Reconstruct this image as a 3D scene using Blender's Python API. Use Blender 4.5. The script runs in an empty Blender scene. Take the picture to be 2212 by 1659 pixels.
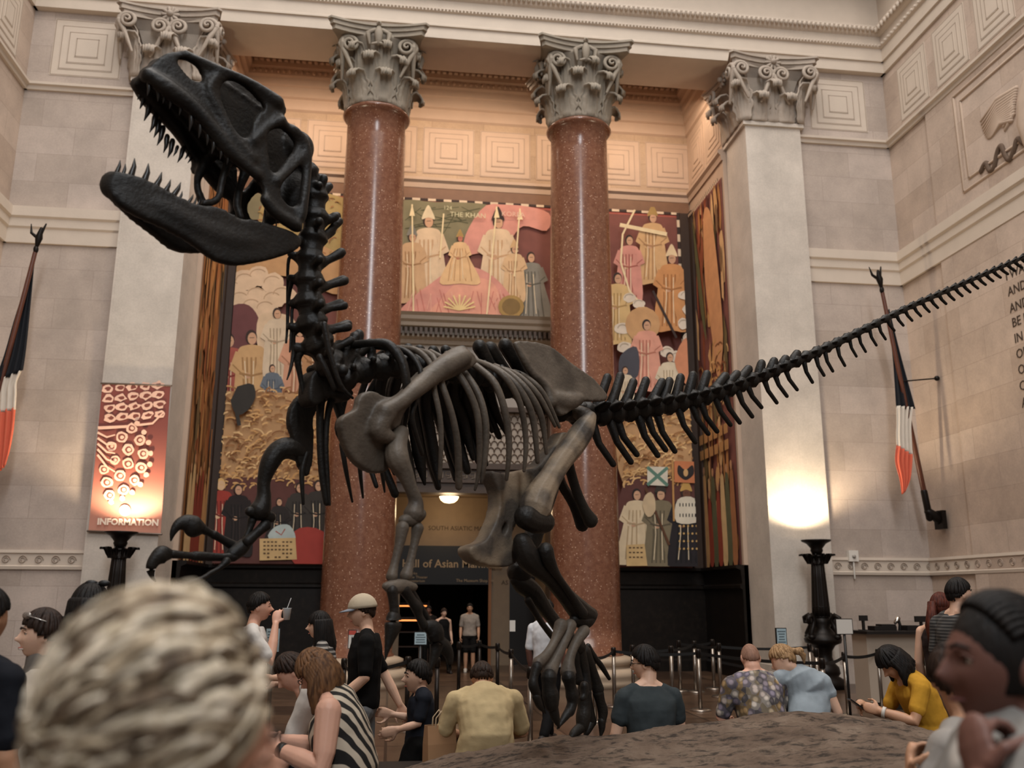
import bpy, bmesh, math, random
from mathutils import Vector as V, Matrix, noise
random.seed(7)
PI = math.pi
S = bpy.context.scene
COL = S.collection
# ---------------------------------------------------------------- camera
EYE = 1.8
FPX = 1972.0
YAW, PITCH, ROLL = 0.1282, 0.2292, 0.0034
cf = V((math.sin(YAW)*math.cos(PITCH), math.cos(YAW)*math.cos(PITCH), math.sin(PITCH)))
cr = V((math.cos(YAW), -math.sin(YAW), 0))
cu = cr.cross(cf)
r_ = cr*math.cos(ROLL) + cu*math.sin(ROLL)
u_ = -cr*math.sin(ROLL) + cu*math.cos(ROLL)
cd = bpy.data.cameras.new('camera')
cam = bpy.data.objects.new('camera', cd); COL.objects.link(cam)
cam.matrix_world = Matrix(((r_.x, u_.x, -cf.x, 0), (r_.y, u_.y, -cf.y, 0), (r_.z, u_.z, -cf.z, EYE), (0, 0, 0, 1)))
cd.sensor_width = 36.0
cd.lens = 36.0*FPX/2212
cd.clip_start = 0.05
cd.dof.use_dof = True
cd.dof.focus_distance = 7.5
cd.dof.aperture_fstop = 2.0
S.camera = cam
# ---------------------------------------------------------------- world, lights, exposure
W = bpy.data.worlds.new('world'); S.world = W; W.use_nodes = True
W.node_tree.nodes['Background'].inputs[0].default_value = (1.0, 0.93, 0.86, 1)
W.node_tree.nodes['Background'].inputs[1].default_value = 0.17
S.view_settings.view_transform = 'Standard'
S.view_settings.look = 'None'
S.view_settings.gamma = 1.0
S.view_settings.use_curve_mapping = False
S.view_settings.exposure = 0.0
def area(name, loc, target, sx, sy, power, col):
    l = bpy.data.lights.new(name, 'AREA'); l.shape = 'RECTANGLE'; l.size = sx; l.size_y = sy
    l.energy = power; l.color = col
    o = bpy.data.objects.new(name, l); COL.objects.link(o); o.location = loc
    o.rotation_euler = (V(target)-V(loc)).to_track_quat('-Z', 'Y').to_euler()
    return o
area('vault_daylight', (1.8, 7.0, 27.0), (1.8, 8.5, 0), 17, 20, 6000, (1.0, 0.94, 0.88))
area('lunette_window_light', (1.2, -9.0, 17.0), (1.7, 19.0, 8.0), 1.8, 14, 2400, (0.92, 0.96, 1.0))
for cx in (-2.5, 1.75, 6.0):
    area('recess_cove_light', (cx, 21.3, 14.9), (cx, 23.2, 11.0), 3.4, 0.5, 125, (1.0, 0.76, 0.56))
# ---------------------------------------------------------------- pixel helpers: a photo pixel on a real plane
def ray(u, v):
    return r_*((u-1106)/FPX) - u_*((v-829.5)/FPX) + cf
def onY(u, v, Y):
    d = ray(u, v); return d*(Y/d.y) + V((0, 0, EYE))
def onX(u, v, X):
    d = ray(u, v); return d*(X/d.x) + V((0, 0, EYE))
def onZ(u, v, Z):
    d = ray(u, v); return d*((Z-EYE)/d.z) + V((0, 0, EYE))
def depth(p):
    return (p-V((0, 0, EYE))).dot(cf)
# ---------------------------------------------------------------- materials
def lin(c):
    if isinstance(c, str):
        c = [int(c[i:i+2], 16)/255 for i in (0, 2, 4)]
        c = [x/12.92 if x <= 0.04045 else ((x+0.055)/1.055)**2.4 for x in c]
    return (c[0], c[1], c[2], 1)
MATS = {}
class NT:
    def __init__(s, name):
        s.m = bpy.data.materials.new(name); s.m.use_nodes = True
        s.t = s.m.node_tree; s.b = s.t.nodes['Principled BSDF']
    def n(s, typ, **kw):
        x = s.t.nodes.new(typ)
        for k, v in kw.items():
            if k in x.inputs: x.inputs[k].default_value = v
            else: setattr(x, k, v)
        return x
    def l(s, a, b): s.t.links.new(a, b)
    def pos(s):
        return s.n('ShaderNodeNewGeometry').outputs['Position']
    def obj(s):
        return s.n('ShaderNodeTexCoord').outputs['Object']
    def mix(s, fac, a, b, mode='MIX'):
        x = s.n('ShaderNodeMix', data_type='RGBA', blend_type=mode)
        for i, q in ((0, fac), (6, a), (7, b)):
            if hasattr(q, 'is_linked'): s.l(q, x.inputs[i])
            else: x.inputs[i].default_value = q
        return x.outputs[2]
    def ramp(s, fac, stops, interp='LINEAR'):
        x = s.n('ShaderNodeValToRGB'); e = x.color_ramp.elements; x.color_ramp.interpolation = interp
        while len(e) < len(stops): e.new(0.5)
        for i, (p, c) in enumerate(stops):
            e[i].position = p; e[i].color = lin(c) if not isinstance(c, (int, float)) else (c, c, c, 1)
        s.l(fac, x.inputs[0]); return x.outputs[0]
    def bump(s, h, st=0.3, d=0.02):
        x = s.n('ShaderNodeBump', Strength=st, Distance=d); s.l(h, x.inputs['Height']); s.l(x.outputs[0], s.b.inputs['Normal'])
def M(name, c, rough=0.6, metal=0.0, var=0.0, scale=8.0, bump=0.0, bs=20.0, spec=0.4, coat=0, emit=None, es=1.0, sss=0):
    """plain procedural material: colour with noise variation and optional fine bump"""
    if name in MATS: return MATS[name]
    t = NT(name); b = t.b
    c = lin(c)
    b.inputs['Roughness'].default_value = rough; b.inputs['Metallic'].default_value = metal
    b.inputs['Specular IOR Level'].default_value = spec; b.inputs['Coat Weight'].default_value = coat
    if sss: b.inputs['Subsurface Weight'].default_value = sss; b.inputs['Subsurface Radius'].default_value = (0.02, 0.008, 0.004)
    nz = t.n('ShaderNodeTexNoise', Scale=scale, Detail=4.0); t.l(t.obj(), nz.inputs['Vector'])
    d = tuple(x*(1-var) for x in c[:3])+(1,); e = tuple(min(1, x*(1+var)) for x in c[:3])+(1,)
    r = t.mix(nz.outputs[0], d, e); t.l(r, b.inputs['Base Color'])
    if bump:
        n2 = t.n('ShaderNodeTexNoise', Scale=bs, Detail=5.0); t.l(t.obj(), n2.inputs['Vector']); t.bump(n2.outputs[0], bump, 0.02)
    if emit: b.inputs['Emission Color'].default_value = lin(emit); b.inputs['Emission Strength'].default_value = es
    MATS[name] = t.m; return t.m
def Mstone(name, axis, c1, c2, mort, bw=1.45, rh=0.66, off=0.5, ms=0.006):
    t = NT(name)
    sp = t.n('ShaderNodeSeparateXYZ'); t.l(t.pos(), sp.inputs[0])
    cb = t.n('ShaderNodeCombineXYZ'); t.l(sp.outputs[axis], cb.inputs[0]); t.l(sp.outputs[2], cb.inputs[1])
    br = t.n('ShaderNodeTexBrick', Scale=1.0); br.offset = off
    for k, v in (('Mortar Size', ms), ('Mortar Smooth', 0.4), ('Bias', 0.0), ('Brick Width', bw), ('Row Height', rh)): br.inputs[k].default_value = v
    br.inputs['Color1'].default_value = lin(c1); br.inputs['Color2'].default_value = lin(c2); br.inputs['Mortar'].default_value = lin(mort)
    t.l(cb.outputs[0], br.inputs['Vector'])
    n1 = t.n('ShaderNodeTexNoise', Scale=1.3, Detail=6.0, Roughness=0.65); t.l(t.pos(), n1.inputs['Vector'])
    st = t.ramp(n1.outputs[0], [(0.3, 0.82), (0.7, 1.1)])
    n2 = t.n('ShaderNodeTexNoise', Scale=26.0, Detail=4.0); t.l(t.pos(), n2.inputs['Vector'])
    s2 = t.ramp(n2.outputs[0], [(0.3, 0.93), (0.7, 1.04)])
    c = t.mix(1.0, br.outputs[0], st, 'MULTIPLY'); c = t.mix(1.0, c, s2, 'MULTIPLY')
    t.l(c, t.b.inputs['Base Color']); t.b.inputs['Roughness'].default_value = 0.7
    t.bump(n2.outputs[0], 0.12, 0.01)
    MATS[name] = t.m; return t.m
# ---------------------------------------------------------------- mesh helpers
def link(o): COL.objects.link(o); return o
def tag(o, label=None, cat=None, group=None, kind=None):
    if label: o['label'] = label
    if cat: o['category'] = cat
    if group: o['group'] = group
    if kind: o['kind'] = kind
    return o
def thing(name, label, cat, loc=(0, 0, 0), rz=0.0, group=None):
    o = link(bpy.data.objects.new(name, None)); o.location = loc; o.rotation_euler = (0, 0, rz); o.empty_display_size = 0.2
    return tag(o, label, cat, group)
class MB:
    """mesh builder; each add_* may use a material slot index"""
    def __init__(s): s.bm = bmesh.new(); s.mi = 0
    def _f(s, vs, sm=True):
        try:
            f = s.bm.faces.new(vs); f.material_index = s.mi; f.smooth = sm; return f
        except ValueError: return None
    def box(s, x0, x1, y0, y1, z0, z1):
        P = [s.bm.verts.new(p) for p in ((x0,y0,z0),(x1,y0,z0),(x1,y1,z0),(x0,y1,z0),(x0,y0,z1),(x1,y0,z1),(x1,y1,z1),(x0,y1,z1))]
        for q in ((3,2,1,0),(4,5,6,7),(0,1,5,4),(1,2,6,5),(2,3,7,6),(3,0,4,7)): s._f([P[i] for i in q], False)
        return s
    def obox(s, c, ax, ay, az):
        """box from centre and three half-axis vectors"""
        c, ax, ay, az = V(c), V(ax), V(ay), V(az)
        P = [s.bm.verts.new(c+ax*i+ay*j+az*k) for i, j, k in ((-1,-1,-1),(1,-1,-1),(1,1,-1),(-1,1,-1),(-1,-1,1),(1,-1,1),(1,1,1),(-1,1,1))]
        for q in ((3,2,1,0),(4,5,6,7),(0,1,5,4),(1,2,6,5),(2,3,7,6),(3,0,4,7)): s._f([P[i] for i in q], False)
        return s
    def rings(s, R, closed=True, caps=True, sm=True):
        rows = [[s.bm.verts.new(p) for p in r] for r in R]
        n = len(rows[0])
        for a, b in zip(rows, rows[1:]):
            for i in range(n if closed else n-1):
                j = (i+1) % n; s._f([a[i], a[j], b[j], b[i]], sm)
        if caps and closed:
            s._f(rows[0][::-1], False); s._f(rows[-1], False)
        return s
    def tube(s, pts, rad, n=8, flat=1.0, side=None, roundcap=True):
        """round tube through points; rad scalar or list; flat squashes across 'side' direction"""
        pts = [V(p) for p in pts]
        if not hasattr(rad, '__len__'): rad = [rad]*len(pts)
        rad = list(rad)
        if roundcap and len(pts) > 1:
            d0 = (pts[0]-pts[1]).normalized(); d1 = (pts[-1]-pts[-2]).normalized()
            a, b = rad[0], rad[-1]
            pts = [pts[0]+d0*a*0.85, pts[0]+d0*a*0.5]+pts+[pts[-1]+d1*b*0.5, pts[-1]+d1*b*0.85]
            rad = [a*0.35, a*0.8]+rad+[b*0.8, b*0.35]
        R = []; up = V(side) if side is not None else None
        for i, p in enumerate(pts):
            t = (pts[min(i+1, len(pts)-1)]-pts[max(i-1, 0)])
            t = t.normalized() if t.length > 1e-9 else V((0, 0, 1))
            if up is None: up = t.orthogonal()
            a = (up-t*up.dot(t))
            a = a.normalized() if a.length > 1e-6 else t.orthogonal().normalized()
            if side is None: up = a
            b = t.cross(a)
            R.append([p+(a*math.cos(q)*flat+b*math.sin(q))*rad[i] for q in [2*PI*k/n for k in range(n)]])
        return s.rings(R)
    def lathe(s, prof, c=(0, 0, 0), n=32, caps=True):
        c = V(c)
        return s.rings([[c+V((r*math.cos(2*PI*k/n), r*math.sin(2*PI*k/n), z)) for k in range(n)] for r, z in prof], True, caps)
    def ball(s, c, r, ax=None, n=12, m=8):
        """ellipsoid; r scalar or 3-tuple; ax = 3 axes"""
        c = V(c); r = (r, r, r) if not hasattr(r, '__len__') else r
        A = [V(a) for a in (ax or ((1,0,0),(0,1,0),(0,0,1)))]
        R = []
        for i in range(m+1):
            t = PI*(0.02+0.96*i/m)
            R.append([c+A[0]*r[0]*math.sin(t)*math.cos(2*PI*k/n)+A[1]*r[1]*math.sin(t)*math.sin(2*PI*k/n)-A[2]*r[2]*math.cos(t) for k in range(n)])
        return s.rings(R)
    def poly(s, pts, sm=False):
        return s._f([s.bm.verts.new(p) for p in pts], sm)
    def prism(s, pts, d):
        """extrude a planar outline (list of points) by vector d"""
        d = V(d); a = [s.bm.verts.new(p) for p in pts]; b = [s.bm.verts.new(V(p)+d) for p in pts]; n = len(a)
        s._f(a[::-1], False); s._f(b, False)
        for i in range(n): s._f([a[i], a[(i+1) % n], b[(i+1) % n], b[i]], False)
        return s
    def grid(s, G, sm=True):
        rows = [[s.bm.verts.new(p) for p in r] for r in G]
        for a, b in zip(rows, rows[1:]):
            for i in range(len(a)-1): s._f([a[i], a[i+1], b[i+1], b[i]], sm)
        return s
    def out(s, name, mats, parent=None, loc=None, rm=0, smooth=0, recalc=True, solid=0, subd=0):
        if recalc: bmesh.ops.recalc_face_normals(s.bm, faces=s.bm.faces)
        me = bpy.data.meshes.new(name); s.bm.to_mesh(me); s.bm.free()
        for m in (mats if isinstance(mats, (list, tuple)) else [mats]): me.materials.append(m)
        o = link(bpy.data.objects.new(name, me))
        if solid: k = o.modifiers.new('s', 'SOLIDIFY'); k.thickness = solid; k.offset = 0
        if rm: k = o.modifiers.new('r', 'REMESH'); k.mode = 'VOXEL'; k.voxel_size = rm; k.use_smooth_shade = True
        if smooth: k = o.modifiers.new('m', 'SMOOTH'); k.iterations = smooth; k.factor = 0.5
        if subd: k = o.modifiers.new('d', 'SUBSURF'); k.levels = subd; k.render_levels = subd
        if o.modifiers:
            dg = bpy.context.evaluated_depsgraph_get()
            m2 = bpy.data.meshes.new_from_object(o.evaluated_get(dg)); o.modifiers.clear()
            old = o.data; o.data = m2; bpy.data.meshes.remove(old); m2.name = name
        if parent is not None:
            o.parent = parent
            pm = Matrix.LocRotScale(parent.location, parent.rotation_euler, parent.scale)
            # meshes are built in world space unless loc is given
            if loc is None: o.matrix_parent_inverse = pm_world(parent).inverted()
            else: o.location = loc
        elif loc is not None: o.location = loc
        return o
def pm_world(o):
    m = Matrix.LocRotScale(o.location, o.rotation_euler, o.scale)
    if o.parent: m = pm_world(o.parent) @ o.matrix_parent_inverse @ m
    return m
def spline(P, n=4):
    """Catmull-Rom through tuples of any length"""
    P = [tuple(p) for p in P]; out = []
    for i in range(len(P)-1):
        a, b, c, d = P[max(i-1, 0)], P[i], P[i+1], P[min(i+2, len(P)-1)]
        for k in range(n):
            t = k/n
            out.append(tuple(0.5*(2*q+(r-p)*t+(2*p-5*q+4*r-s)*t*t+(3*q-p-3*r+s)*t**3) for p, q, r, s in zip(a, b, c, d)))
    out.append(P[-1]); return out
def dup(root, loc, rz, label=None, group=None, scale=None):
    """copy a thing with copies of its parts and sub-parts"""
    r = root.copy(); COL.objects.link(r); r.location = loc; r.rotation_euler = (0, 0, rz)
    if scale: r.scale = scale
    if label: r['label'] = label
    if group: r['group'] = group
    for ch in list(root.children):
        c = ch.copy(); COL.objects.link(c); c.parent = r
        for g in ch.children:
            d = g.copy(); COL.objects.link(d); d.parent = c
    return r
def text_mesh(s, body, size, origin, right, up, depth=0.0, align='LEFT', sx=1.0, bold=0.0):
    """add lettering to a mesh builder"""
    cu = bpy.data.curves.new('t', 'FONT'); cu.body = body; cu.size = size; cu.align_x = align; cu.extrude = depth; cu.offset = bold; cu.resolution_u = 2
    o = link(bpy.data.objects.new('t', cu))
    dg = bpy.context.evaluated_depsgraph_get(); me = bpy.data.meshes.new_from_object(o.evaluated_get(dg))
    origin, right, up = V(origin), V(right).normalized(), V(up).normalized(); nn = right.cross(up)
    vs = [s.bm.verts.new(origin+right*(v.co.x*sx)+up*v.co.y+nn*v.co.z) for v in me.vertices]
    for p in me.polygons: s._f([vs[i] for i in p.vertices], False)
    bpy.data.objects.remove(o); bpy.data.curves.remove(cu); bpy.data.meshes.remove(me)
    return s
def fill(bm, loops):
    es = []
    for L in loops:
        vs = [bm.verts.new(p) for p in L]
        es += [bm.edges.new((vs[i], vs[(i+1) % len(vs)])) for i in range(len(vs))]
    bmesh.ops.triangle_fill(bm, use_beauty=True, use_dissolve=False, edges=es)
def closed(L, n=3):
    L = list(L); K = len(L); P = [L[-1]]+L+L[:2]; out = []
    for i in range(1, K+1):
        a, b, c, d = P[i-1], P[i], P[i+1], P[(i+2)] if i+2 < len(P) else L[1]
        for k in range(n):
            t = k/n; out.append(tuple(0.5*(2*q+(r-p)*t+(2*p-5*q+4*r-s)*t*t+(3*q-p-3*r+s)*t**3) for p, q, r, s in zip(a, b, c, d)))
    return out
# ================================================================ SETTING
XC = 1.77
XL, XR = -8.42, 12.0            # side walls of the hall
YF, YB = 19.5, 23.3             # end wall and back wall of the recess
H1, H2 = 14.73, 12.89           # underside of architrave, underside of frieze
PLx0, PLx1, PRx0, PRx1 = -6.05, -4.66, 8.18, 9.58
ST_X = Mstone('ashlar_end', 0, 'baaba0', 'ac9d91', 'a09186')
ST_Y = Mstone('ashlar_side', 1, 'c0ad9e', 'b09c8c', 'a28f80')
ST_P = Mstone('ashlar_pier', 0, 'c9bfb3', 'c6bbaf', 'beb3a7', 3.0, 2.3, 0.0, 0.004)
ST_R = Mstone('ashlar_recess', 0, 'b39a80', 'a68e76', '8f7862')
CUT = M('cut_stone', 'c6b8a9', 0.7, 0, 0.08, 3, 0.1, 30)
CUTW = M('warm_cut_stone', 'b8a08c', 0.7, 0, 0.08, 3, 0.1, 30)
LINE = M('panel_shadow_line', '958475', 0.8)  # shadow lines of the panel steps, put in as a darker stone colour
BRONZE = M('dark_bronze', '2a221b', 0.4, 0.6, 0.3, 30, 0.2, 40)
def floor_mat():
    t = NT('floor')
    br = t.n('ShaderNodeTexBrick', Scale=1.0); br.offset = 0.0
    for k, v in (('Mortar Size', 0.02), ('Brick Width', 2.4), ('Row Height', 1.1), ('Bias', 0.0)): br.inputs[k].default_value = v
    br.inputs['Color1'].default_value = lin('5c4737'); br.inputs['Color2'].default_value = lin('3e2e23'); br.inputs['Mortar'].default_value = lin('2a1f18')
    t.l(t.pos(), br.inputs['Vector'])
    nz = t.n('ShaderNodeTexNoise', Scale=3.0, Detail=6.0); t.l(t.pos(), nz.inputs['Vector'])
    t.l(t.mix(1.0, br.outputs[0], t.ramp(nz.outputs[0], [(0.3, 0.7), (0.7, 1.1)]), 'MULTIPLY'), t.b.inputs['Base Color'])
    t.b.inputs['Roughness'].default_value = 0.28
    return t.m
def granite():
    t = NT('red_granite')
    n1 = t.n('ShaderNodeTexNoise', Scale=9.0, Detail=8.0, Roughness=0.7); t.l(t.pos(), n1.inputs['Vector'])
    base = t.ramp(n1.outputs[0], [(0.3, '664030'), (0.5, '764c38'), (0.7, '86604c')])
    v = t.n('ShaderNodeTexVoronoi', Scale=15.0, Randomness=1.0); t.l(t.pos(), v.inputs['Vector'])
    sp = t.ramp(v.outputs['Distance'], [(0.10, 1.0), (0.2, 0.0)])
    v2 = t.n('ShaderNodeTexVoronoi', Scale=31.0, Randomness=1.0); t.l(t.pos(), v2.inputs['Vector'])
    sp2 = t.ramp(v2.outputs['Distance'], [(0.10, 0.7), (0.22, 0.0)])
    n2 = t.n('ShaderNodeTexNoise', Scale=2.5, Detail=3.0); t.l(t.pos(), n2.inputs['Vector'])
    gate = t.ramp(n2.outputs[0], [(0.35, 0.25), (0.6, 1.0)])
    c = t.mix(t.mix(1.0, sp, gate, 'MULTIPLY'), base, lin('d8b59c'))
    c = t.mix(t.mix(1.0, sp2, gate, 'MULTIPLY'), c, lin('b98a72'))
    t.l(c, t.b.inputs['Base Color']); t.b.inputs['Roughness'].default_value = 0.22; t.b.inputs['Specular IOR Level'].default_value = 0.6
    return t.m
GRAN = granite()
MB().box(-30, 30, -14, 45, -0.2, 0).out('floor', floor_mat()); bpy.data.objects['floor']['kind'] = 'structure'
def struct(o): o['kind'] = 'structure'; return o
def mould_x(name, prof, x0, x1, mat):
    """moulding running along x; prof = list of (y, z)"""
    return struct(MB().prism([(x0, y, z) for y, z in prof], (x1-x0, 0, 0)).out(name, mat))
def mould_y(name, prof, y0, y1, mat):
    return struct(MB().prism([(x, y0, z) for x, z in prof], (0, y1-y0, 0)).out(name, mat))
# end wall either side of the recess, side walls
struct(MB().box(XL-0.3, PLx0, YF, YF+1.1, 0, H1).out('wall_end_left', ST_X))
struct(MB().box(PRx1, XR+0.3, YF, YF+1.1, 0, H1).out('wall_end_right', ST_X))
struct(MB().box(XL-0.6, XL, -6, YF+1, 0, 17.3).out('wall_left', ST_Y))
w = MB().box(XR, XR+0.6, -6, YF+1, 0, 17.3); w.box(XR-0.06, XR+0.1, -6, 17.83, 0, H2-0.1); struct(w.out('wall_right', ST_Y))
# entablature: three fasciae, leaf moulding, plain frieze, cornice
ent = [(0, H1), (0, 15.02), (-0.05, 15.02), (-0.05, 15.07), (-0.03, 15.09), (-0.03, 15.38), (-0.09, 15.40), (-0.09, 15.46), (-0.06, 15.48), (-0.06, 15.70),
       (-0.13, 15.73), (-0.20, 15.80), (-0.24, 15.86), (-0.24, 15.90), (-0.02, 15.90), (-0.02, 17.0), (-0.5, 17.1), (-0.9, 17.25), (-0.9, 17.5), (0.5, 17.5), (0.5, H1)]
mould_x('trim_1', [(19.32+a, z) for a, z in ent[:-2]]+[(20.7, 17.5), (20.7, H1)], XL, XR, CUT)
mould_y('trim_2', [(XR-0.06+a, z) for a, z in ent], -6, YF, CUT)
mould_y('trim_3', [(XL+0.06-a, z) for a, z in ent], -6, YF, CUT)
# rows of small carved leaves under the architrave tops
def beads_x(name, x0, x1, y, z, st, rx, rz, mat):
    b = MB()
    x = x0
    while x < x1: b.ball((x, y, z), (rx, 0.05, rz), None, 6, 4); x += st
    return struct(b.out(name, mat))
beads_x('trim_4', XL+0.1, XR-0.1, 19.07, 15.79, 0.12, 0.045, 0.06, CUT)
beads_x('trim_5', XL+0.1, XR-0.1, 19.225, 15.43, 0.085, 0.03, 0.03, CUT)
b = MB(); y = 2.0
while y < 19.2:
    b.ball((XR-0.3, y, 15.79), (0.05, 0.055, 0.075), None, 6, 4); b.ball((XR-0.155, y, 15.43), (0.05, 0.04, 0.04), None, 6, 4); y += 0.15
struct(b.out('trim_6', CUT))
def square_panel(b, c, right, n, w, h, steps=(1, 0.78, 0.56, 0.34)):
    """square panel stepping outwards in four concentric frames"""
    c, right, n = V(c), V(right), V(n); up = V((0, 0, 1)); b.mi = 0
    for k, q in enumerate(steps):
        b.obox(c+n*(0.011*(k+1)-0.02), right*w*q/2, up*h*q/2, n*0.02)
        g = 0.008
        for a, d, l in ((right, up, h), (up, right, w)):
            for sgn in (-1, 1):
                b.mi = 1
                b.obox(c+n*(0.011*(k+1)-0.0165)+a*sgn*((w if a == right else h)*q/2-0.02), d*l*q/2*0.97, a*g, n*0.018)
                b.mi = 0
def frieze_panel(name, specs, mat):
    b = MB()
    for sp in specs: square_panel(b, *sp)
    return struct(b.out(name, [mat, LINE]))
NX, NY = (1, 0, 0), (0, -1, 0)
frieze_panel('trim_7', [((-7.2, YF, 13.85), NX, NY, 1.5, 1.42), ((10.72, YF, 13.85), NX, NY, 1.5, 1.42)], CUT)
frieze_panel('trim_8', [((XR, y, 13.82), (0, 1, 0), (-1, 0, 0), 1.2, 1.42) for y in (18.25, 16.75, 15.25, 13.75, 12.2, 10.7)], CUT)
frieze_panel('trim_9', [((XL, y, 13.82), (0, 1, 0), (1, 0, 0), 1.2, 1.42) for y in (18.25, 16.75, 15.25, 13.75, 12.2)], CUT)
# moulding under the frieze, string course, carved dado band
low = [(0, H2-0.16), (-0.06, H2-0.16), (-0.08, H2-0.08), (-0.14, H2-0.06), (-0.14, H2), (-0.02, H2+0.03), (0, H2+0.03)]
strg = [(0, 9.12), (-0.06, 9.12), (-0.06, 9.44), (-0.10, 9.48), (-0.10, 9.66), (-0.15, 9.70), (-0.15, 9.92), (-0.03, 9.97), (0, 9.97)]
dado = [(0, 2.30), (-0.05, 2.30), (-0.06, 2.36), (-0.03, 2.38), (-0.03, 2.60), (-0.06, 2.62), (-0.05, 2.68), (0, 2.68)]
k = 10
for prof in (low, strg, dado):
    mould_x('trim_%d' % k, [(YF+a, z) for a, z in prof], XL, PLx0, CUT); k += 1
    mould_x('trim_%d' % k, [(YF+a, z) for a, z in prof], PRx1, XR, CUT); k += 1
    mould_y('trim_%d' % k, [(XR+a-0.02, z) for a, z in prof], -6, YF, CUT); k += 1
    mould_y('trim_%d' % k, [(XL-a, z) for a, z in prof], -6, YF, CUT); k += 1
# spiral rosettes carved along the dado band
def scroll(b, c, right, n, r=0.085):
    c, right, n = V(c), V(right), V(n); up = V((0, 0, 1))
    b.tube([c+n*0.012+(right*math.cos(t)+up*math.sin(t))*r*(1-t/15) for t in [q*0.55 for q in range(20)]], 0.010, 5)
b = MB()
for x in [XL+0.25+0.31*i for i in range(7)]+[PRx1+0.2+0.31*i for i in range(8)]: scroll(b, (x, YF-0.03, 2.49), NX, NY)
for y in [10.5+0.36*i for i in range(25)]: scroll(b, (XR-0.05, y, 2.49), (0, 1, 0), (-1, 0, 0))
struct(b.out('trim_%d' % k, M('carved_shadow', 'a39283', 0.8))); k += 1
# recess: side walls, back wall, beams, ceiling and its warm lit cornice
struct(MB().box(-5.2, -4.55, 20.62, YB+0.3, 0, 17).out('wall_recess_left', CUTW))
struct(MB().box(8.08, 8.75, 20.62, YB+0.3, 0, 17).out('wall_recess_right', CUTW))
PX0, PX1 = -0.9, 4.45          # portal
w = MB(); w.box(-4.6, PX0, YB, YB+0.4, 0, 17); w.box(PX1, 8.1, YB, YB+0.4, 0, 17); w.box(PX0, PX1, YB, YB+0.4, 9.0, 17)
struct(w.out('wall_recess_back', ST_R))
MB().box(-5.3, 8.9, 20.6, 23.8, 16.9, 17.2).out('ceiling_recess', CUTW)['kind'] = 'structure'
for q, cx in enumerate((-0.69, 4.19)):
    struct(MB().box(cx-0.55, cx+0.55, 20.6, YB+0.1, 15.15, 17).out('trim_%d' % k, CUTW)); k += 1
rc = [(0, 14.75), (-0.06, 14.8), (-0.06, 15.1), (-0.12, 15.14), (-0.12, 15.42), (-0.18, 15.46), (-0.18, 15.66), (-0.26, 15.7), (-0.3, 15.85), (-0.36, 15.9), (-0.36, 16.3), (-0.6, 16.5), (-0.8, 16.9), (0, 16.9)]
mould_x('trim_%d' % k, [(YB+a, z) for a, z in rc], -4.6, 8.1, CUTW); k += 1
mould_y('trim_%d' % k, [(8.08+a, z) for a, z in rc], 20.6, YB, CUTW); k += 1
mould_y('trim_%d' % k, [(-4.55-a, z) for a, z in rc], 20.6, YB, CUTW); k += 1
b = MB(); x = -4.3
while x < 7.9:
    b.box(x, x+0.09, YB-0.46, YB-0.34, 16.02, 16.26); b.ball((x, YB-0.31, 15.78), (0.045, 0.05, 0.06), None, 6, 4); x += 0.16
struct(b.out('trim_%d' % k, CUTW)); k += 1
specs = [((-3.55+1.585*i, YB, 13.86), NX, NY, 1.42, 1.4) for i in range(8)]
frieze_panel('trim_%d' % k, specs, CUTW); k += 1
frieze_panel('trim_%d' % k, [((8.08, y, 13.86), (0, 1, 0), (-1, 0, 0), 1.15, 1.4) for y in (22.5, 21.2)]+[((-4.55, y, 13.86), (0, 1, 0), (1, 0, 0), 1.15, 1.4) for y in (22.5, 21.2)], CUTW); k += 1
lw = [(0, 12.72), (-0.04, 12.72), (-0.06, 12.86), (-0.12, 12.92), (-0.12, 13.0), (0, 13.03)]
mould_x('trim_%d' % k, [(YB+a, z) for a, z in lw], -4.6, 8.1, CUTW); k += 1
mould_y('trim_%d' % k, [(8.08+a, z) for a, z in lw], 20.6, YB, CUTW); k += 1
mould_y('trim_%d' % k, [(-4.55-a, z) for a, z in lw], 20.6, YB, CUTW); k += 1
BANDM = M('brown_band', '7a5a44', 0.5, 0, 0.2, 4)
struct(MB().box(-4.5, 8.05, YB-0.03, YB+0.1, 12.36, 12.72).out('trim_%d' % k, BANDM)); k += 1
# black marble dado of the recess
def black_marble():
    t = NT('black_marble')
    n1 = t.n('ShaderNodeTexNoise', Scale=7.0, Detail=10.0, Roughness=0.75); t.l(t.pos(), n1.inputs['Vector'])
    t.l(t.ramp(n1.outputs[0], [(0.45, '120d0a'), (0.62, '1d1712'), (0.75, '40352c')]), t.b.inputs['Base Color'])
    t.b.inputs['Roughness'].default_value = 0.35; t.b.inputs['Specular IOR Level'].default_value = 0.3; return t.m
BLK = black_marble()
bd = [(0.1, 0), (-0.12, 0), (-0.12, 0.25), (-0.06, 0.3), (-0.06, 1.98), (-0.12, 2.02), (-0.12, 2.08), (-0.07, 2.12), (-0.09, 2.42), (-0.2, 2.47), (-0.2, 2.54), (0.1, 2.54)]
for x0, x1 in ((-4.5, PX0+0.2), (PX1-0.2, 8.05)):
    mould_x('trim_%d' % k, [(YB+a, z) for a, z in bd], x0, x1, BLK); k += 1
mould_y('trim_%d' % k, [(8.08+a, z) for a, z in bd], 20.62, YB, BLK); k += 1
mould_y('trim_%d' % k, [(-4.55-a, z) for a, z in bd], 20.62, YB, BLK); k += 1
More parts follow.
